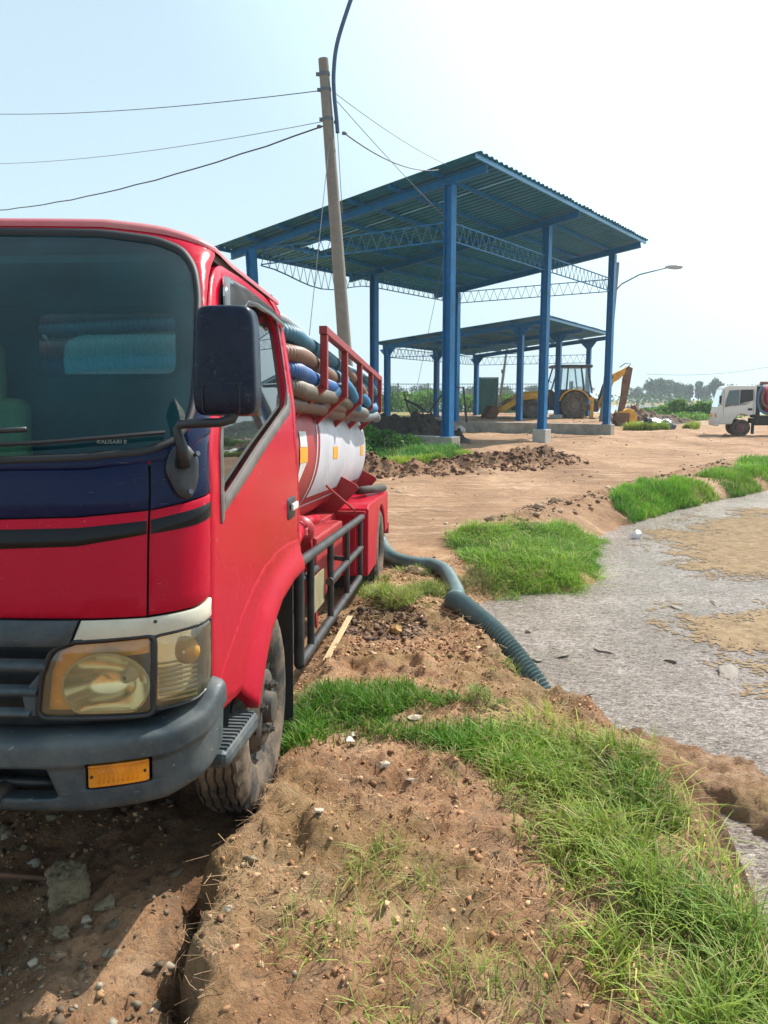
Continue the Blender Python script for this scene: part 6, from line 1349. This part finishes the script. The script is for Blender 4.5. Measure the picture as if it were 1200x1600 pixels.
def rock(x, y, sx, sy, sz, m, label, seed, rz=0, name='rock', blocky=.0, cat='rock', dz=0, grp=None):
    rg = random.Random(seed); cuts = [(Vector((rg.gauss(0, 1), rg.gauss(0, 1), rg.gauss(0, 1))).normalized(), rg.uniform(.55, .82)) for _ in range(14)]
    bm = bmesh.new(); bmesh.ops.create_icosphere(bm, subdivisions=5 if sx > .05 else 4, radius=1)
    for v in bm.verts:
        q = v.co.copy()
        if blocky:
            mx_ = max(abs(q.x), abs(q.y), abs(q.z)); c = q / mx_; q = q.lerp(c * .85, blocky)
        for n_, h_ in cuts:
            d_ = q.dot(n_)
            if d_ > h_: q = q - n_ * (d_ - h_)
        d = noise.fractal(q * 1.5 + Vector((seed * 3.1, 0, 0)), .8, 2.1, 5)
        q = q * (1 + .10 * d + .09 * noise.fractal(q * 7 + Vector((0, seed, 0)), .6, 2, 3)); v.co = Vector((q.x * sx, q.y * sy, q.z * sz))
    me = bpy.data.meshes.new(name); bm.to_mesh(me); bm.free(); me.polygons.foreach_set('use_smooth', [True] * len(me.polygons)); o = link(name, me, m); o.rotation_euler = (random.uniform(-.2, .2), random.uniform(-.2, .2), rz)
    o.location = (x, y, hz(x, y) + sz * .45 + dz); return tag(o, label, cat, grp)
rock(-1.00, 2.36, .068, .12, .085, rockm, 'large block of grey rock standing in the shaded rut', 1, .15, blocky=.75)
rock(-1.115, 2.52, .045, .04, .03, rockb, 'brown stone touching the top left of the large block', 2)
rock(-.965, 2.195, .034, .028, .024, rockm, 'rounded pale stone below the large block', 3)
rock(-.865, 2.285, .040, .036, .028, rockm, 'flat grey stone right of the large block', 4)
rock(-.905, 2.235, .020, .018, .014, rockp, 'small whitish stone between the two stones by the block', 5)
rock(-.94, 2.145, .022, .020, .014, rockm, 'dark pebble under the rounded stone', 6)
rock(-1.0, 2.075, .020, .016, .011, rockp, 'small pale stone near the lower left corner', 7)
rock(-.93, 2.09, .024, .016, .013, rockb, 'small brown stone near the sunlit shelf', 8)
rock(-.27, 2.03, .014, .012, .009, rockp, 'white pebble near the bottom middle of the bank', 9)
rock(-.22, 2.56, .022, .016, .007, rockp, 'flat square white chip on the bank', 10, blocky=.8)
rock(.02, 2.48, .017, .012, .010, rockm, 'small grey stone in the middle of the bank', 11)
rock(-.44, 2.09, .020, .012, .012, rockp, 'pale chip at the crumbled bank edge', 12)
rock(0.0, 2.98, .034, .018, .010, rockp, 'long pale flake on the bank below the grass band', 13, .3)
rock(.10, 2.90, .020, .012, .008, rockp, 'small pale flake right of the long one', 14)
rock(-.42, 2.35, .030, .018, .016, rockm, 'dark half buried stone at the bank edge', 15)
rock(.98, 6.62, .14, .11, .075, rockb, 'brown boulder beside the hose bend at the pond edge', 16); rock(.82, 6.95, .11, .10, .075, rockm, 'grey rock against the hose bend', 17); rock(.90, 6.15, .12, .10, .06, rockb, 'flat brown rock on the slope under the hose', 18)
rock(.08, 5.55, .055, .05, .045, mat('yellow_clod', (.46, .27, .10), rough=.9, var=.3, scale=15), 'yellowish clod in the dark hole beside the side guard', 19)
rock(.33, 7.9, .12, .09, .07, rockb, 'reddish earth lump under the first hose bend', 20); rock(1.0, 4.55, .09, .13, .10, rockb, 'earth lump on the pond bank left of the hose end', 21); rock(.96, 4.95, .10, .12, .09, rockb, 'cracked earth lump beside the ribbed hose end', 22)
rock(.15, 3.62, .06, .025, .012, rockp, 'pale bark like flake lying in the grass band', 23, .5)
rock(2.72, 12.7, .09, .07, .06, rockb, 'single dark clod on the edge of the dirt road', 24); rock(1.45, 10.75, .11, .09, .07, rockb, 'rounded clod left end of the road rim', 25); rock(4.75, 12.95, .26, .2, .13, rockb, 'dark clod bank at the pond side of the grass tuft', 26); rock(2.35, 12.0, .10, .08, .05, rockb, 'small clod halfway along the road rim', 27)
scum_d = mat('dark_scum', (.20, .165, .13), rough=.7, var=.4, scale=12, bump=.4)
for k, (x, y, sx, sy, lab) in enumerate([(1.30, 5.16, .11, .018, 'thin dark twig of scum just right of the hose end'), (1.37, 6.02, .08, .06, 'dark clump of scum floating beyond the hose'), (1.17, 5.92, .055, .05, 'small greenish clump floating near the hose'), (1.24, 6.68, .04, .04, 'dark speck floating near the bank boulder'),
    (2.52, 5.62, .16, .09, 'brown scum clump right in the pond'), (3.25, 7.62, .14, .05, 'long scum streak on the pond'), (2.8, 7.45, .09, .05, 'small scum streak in the pond middle'), (2.2, 5.9, .07, .05, 'brownish clump floating in the pond centre'), (1.75, 6.15, .10, .05, 'pale scum patch floating by the clumps')]):
    o = rock(x, y, sx, sy, .014, scum_d, lab, 30 + k, .3 * k, name='floating_scum', cat='floating scum'); o.location.z = WATER + .004
o = rock(3.62, 11.3, .10, .08, .075, mat('white_ball_plastic', (.72, .70, .68), rough=.35, var=.1), 'small white plastic bottle lump at the water edge below the grass tuft', 50, name='plastic_litter', cat='litter')
o.location.z = WATER + .05
# scum rafts
raftm = mat('tan_scum_raft', (.27, .19, .115), rough=.95, spec=.05, var=.35, scale=9, bump=.0, bscale=60)
def raft(P, label, seed, sp=.022):
    g = np.random.default_rng(seed); A_ = np.array(P); gx, gy = np.meshgrid(np.arange(A_[:, 0].min() - .6, A_[:, 0].max() + .6, sp), np.arange(A_[:, 1].min() - .6, A_[:, 1].max() + .6, sp)); x, y = gx.ravel(), gy.ravel()
    e = -sd_poly(x, y, P) + .45 * fbm(x, y, 1.2, 4, seed); k = e > g.uniform(-.75, .35, len(x)) ** 1 * (.35 + .65 * (fbm(x, y, 5, 3, seed + 3) > 0)) + .25 * (fbm(x, y, 9, 2, seed + 6) > .3); x, y = x[k], y[k]; n = len(x); x = x + g.normal(size=n) * sp * .2; y = y + g.normal(size=n) * sp * .2
    th_ = g.uniform(0, 1.57, n)
    V = np.stack([np.stack([x + (a * np.cos(th_) - b * np.sin(th_)) * sp * .75 * g.uniform(.6, 1.3, n), y + (a * np.sin(th_) + b * np.cos(th_)) * sp * .75 * g.uniform(.6, 1.3, n), WATER + .006 + g.uniform(-.001, .001, n)], 1) for a, b in ((-1, -1), (1, -1), (1, 1), (-1, 1))], 1) if True else np.stack([np.stack([x + a * sp * .62 * g.uniform(.7, 1.1, n), y + b * sp * .62 * g.uniform(.7, 1.1, n), WATER + g.uniform(.002, .010, n)], 1) for a, b in ((-1, -1), (1, -1), (1, 1), (-1, 1))], 1)
    return tag(npmesh('scum_raft', V.reshape(-1, 3), np.arange(4 * n).reshape(n, 4), raftm), label, 'scum', kind='stuff')
raft([(4.45, 11.6), (5.8, 13.4), (8.2, 15.0), (9.5, 14.0), (7.0, 9.6), (5.1, 8.7), (4.2, 9.3), (3.95, 10.2)], 'large tan scum raft floating in the far pond', 3)
raft([(2.95, 6.75), (3.4, 7.1), (4.6, 7.4), (4.6, 5.9), (3.3, 6.0)], 'tan scum raft at the right side of the pond', 7)
raft([(2.9, 5.3), (3.2, 5.6), (3.9, 5.4), (3.5, 4.9)], 'small tan scum raft cut by the right picture edge', 9)
# light plank and slab by the truck, red strip in the rut
tag(B().box(-.5, .5, -.02, .02, 0, .012).xf(Matrix.Translation((-.30, 5.15, hz(-.3, 5.15) + .02)) @ Matrix.Rotation(R(84), 4, 'Z')).make('plank', mat('pale_wood', (.50, .36, .20), rough=.8, var=.25, stretch=(1, 14, 4)), bevel=.003), 'thin pale wooden plank lying beside the side guard', 'plank')
tag(B().tube([(-1.62, 2.52, hz(-1.62, 2.52) + .02), (-1.4, 2.55, hz(-1.4, 2.55) + .02), (-1.12, 2.50, hz(-1.12, 2.5) + .02)], .010, 6).make('rusty_rod', rust), 'rusty rod lying in the shade left of the large rock', 'rod')
for x, y, s, a, lab in ((-.14, 3.32, .05, .4, 'curled white scrap of litter on the bank near the wheel'), (-.13, 3.42, .03, 1.2, 'tiny white litter scrap just above the curled one')):
    b = B().grid(lambda u, v: Vector((x + s * (u - .5), y + s * .5 * (v - .5), hz(x, y) + .012 + .014 * math.sin(u * 5 + a) * v)), 6, 4).make('litter_scrap', mat('white_paper', (.7, .68, .62), rough=.7), smooth=True); tag(b, lab, 'litter')
tag(B().box(-.35, .35, -.22, .22, 0, .06).xf(Matrix.Translation((3.05, 20.8, hz(3.05, 20.8) + .08)) @ Matrix.Rotation(.5, 4, 'Z')).make('concrete_slab', conc_lt, bevel=.01), 'broken flat concrete slab on the churned mud', 'slab')

# ================================================================ haze
hb2 = B().box(-1600, 1600, -130, 3100, -9.5, 14.5)
hzmat = bpy.data.materials.new('haze_air'); hzmat.use_nodes = True; hn = hzmat.node_tree.nodes; hn.clear(); ho = hn.new('ShaderNodeOutputMaterial'); hv_ = hn.new('ShaderNodeVolumePrincipled')
hv_.inputs['Density'].default_value = .0007; hv_.inputs['Color'].default_value = (.80, .90, .97, 1); hv_.inputs['Anisotropy'].default_value = .3
hzmat.node_tree.links.new(hv_.outputs[0], ho.inputs['Volume'])
tag(hb2.make('haze', hzmat), 'thin pale haze in the air', None, kind='stuff')
